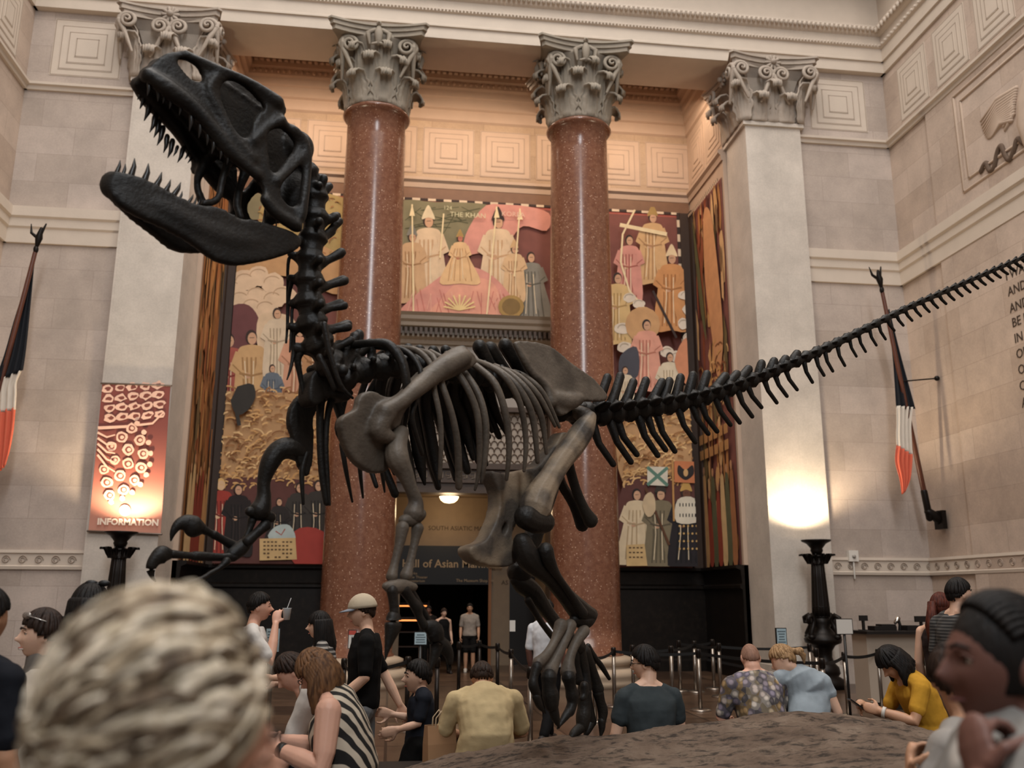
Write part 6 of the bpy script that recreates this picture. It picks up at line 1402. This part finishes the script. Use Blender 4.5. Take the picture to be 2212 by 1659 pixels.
sign('white framed notice on a stand right of the right uplighter', 1806, 1338, 1842, 1369, 13.4, WHT, True, 0, rim=.012)
sign('sign with red heading behind the smiling person', 136, 1334, 162, 1362, 6.2, WHT, True, 2, True)
# service counter by the right wall
CY = 15.2; a, c = onY(1850, 1362, CY), onY(2010, 1362, CY); ct = thing('service_counter', 'pale counter with a black top against the wall at right', 'counter', (a.x, CY, 0)); TZ = a.z
MB().box(a.x, c.x+.3, CY-.35, CY+.35, TZ-.05, TZ).out('countertop', SBL, ct); MB().box(a.x+.06, c.x+.24, CY-.2, CY+.3, 0.12, TZ-.05).out('front_panel', M('counter_panel', 'a59686', 0.6), ct)
b = MB(); b.box(a.x+.06, c.x+.24, CY-.2, CY+.3, 0, .12); b.out('plinth', SBL, ct)
MB().box(onY(1978, 1362, CY).x, onY(1984, 1362, CY).x, CY-.26, CY-.2, 0, TZ-.05).out('leg', SBL, ct)
def desk(name, label, cat, u, parts):
    x = onY(u, 1350, CY).x; t = thing(name, label, cat, (x, CY, TZ))
    for nm, bx, mt in parts: b = MB(); b.box(x+bx[0], x+bx[1], CY+bx[2], CY+bx[3], TZ+bx[4], TZ+bx[5]); b.out(nm, mt, t)
desk('display_screen', 'small dark screen on a slim stand at the left end of the counter', 'monitor', 1865, [('stand', (-.02,.02,-.02,.02,.015,.16), SBL), ('base', (-.07,.07,-.06,.06,0,.015), SBL), ('screen', (-.075,.075,-.03,.0,.16,.25), SBL)])
desk('display_screen', 'small dark screen at the right end of the counter', 'monitor', 1990, [('stand', (-.02,.02,-.02,.02,.015,.14), SBL), ('base', (-.07,.07,-.06,.06,0,.015), SBL), ('screen', (-.12,.12,-.03,.0,.14,.24), SBL)])
desk('cash_box', 'low black box on the middle left of the counter', 'box', 1905, [('box_body', (-.2,.2,-.12,.12,0,.075), SBL), ('lid', (-.06,.2,-.1,.1,.075,.105), SBL)])
desk('cash_box', 'low black box on the right of the counter', 'box', 1968, [('box_body', (-.14,.14,-.12,.12,0,.07), SBL), ('lid', (-.12,.12,-.1,.1,.07,.085), SBL)])
x = onY(1938, 1350, CY).x; t = thing('barcode_scanner', 'shiny handheld scanner standing on the middle of the counter', 'scanner', (x, CY, TZ))
MB().tube([(x+.04, CY, TZ), (x+.05, CY, TZ+.1), (x+.02, CY, TZ+.2)], [.03, .025, .03], 8).out('handle', SBL, t); MB().tube([(x+.03, CY, TZ+.2), (x-.03, CY, TZ+.13)], [.04, .03], 8).out('scan_head', M('chrome', 'a8a39c', 0.15, 1.0), t)
# paper shopping bag, dark bag and cup
KR = M('kraft_paper', 'a07a58', 0.8, 0, .1, 10)
p = onY(950, 1598, 7.15); t = thing('shopping_bag', 'brown paper shopping bag with looped handles beside the cream polo', 'bag', (p.x, p.y, PLZ), .35)
b = MB(); b.rings([[V((x*q, y*q2, z)) for x, y in ((-.11,-.055),(.11,-.055),(.11,.055),(-.11,.055))] for z, q, q2 in ((0, 1, 1), (.14, 1.02, .9), (.27, 1.0, .55))], True, False, False); b.out('bag_body', KR, t, loc=(0, 0, 0), solid=.004)
for yy in (-.03, .03): MB().tube([(-.05, yy, .25), (-.045, yy, .32), (0, yy, .37), (.045, yy, .32), (.05, yy, .25)], .005, 6).out('handle', M('cord_pale', 'b9a488', 0.8), t, loc=(0, 0, 0))
root, P, F, HC, s = r8
w = W_(root, P['wrr']+V((-.02, .09, .03))); t = thing('drink_cup', 'clear cup held near the face of the white tee person', 'cup', w)
b = MB(); b.lathe([(.028, 0), (.04, .1), (.043, .105)], w, 18); b.out('cup_body', M('clear_plastic', 'bfc4c6', 0.1), t)
MB().tube([w+V((0, 0, .1)), w+V((.03, 0, .19))], .004, 6).out('straw', M('straw_white', 'c9c9c9', .5), t)
# lit shop display seen through the doorway
t = thing('shop_display', 'dim lit shop shelves at the left of the doorway', 'shelf', (.55, 27.2, 0)); b = MB()
for z in (.4, .8, 1.2, 1.6): b.box(.15, 1.1, 27.05, 27.4, z, z+.03)
b.box(.12, .16, 27.05, 27.4, 0, 1.7); b.box(1.08, 1.12, 27.05, 27.4, 0, 1.7); b.out('shelf_frame', M('shelf_wood', '4a3020', .5), t)
b = MB()
for z in (.8, 1.2): b.box(.2, 1.05, 27.1, 27.13, z+.32, z+.36)
b.out('shelf_light', M('shelf_glow', 'ffb070', .5, emit='ff9a50', es=1.6), t)
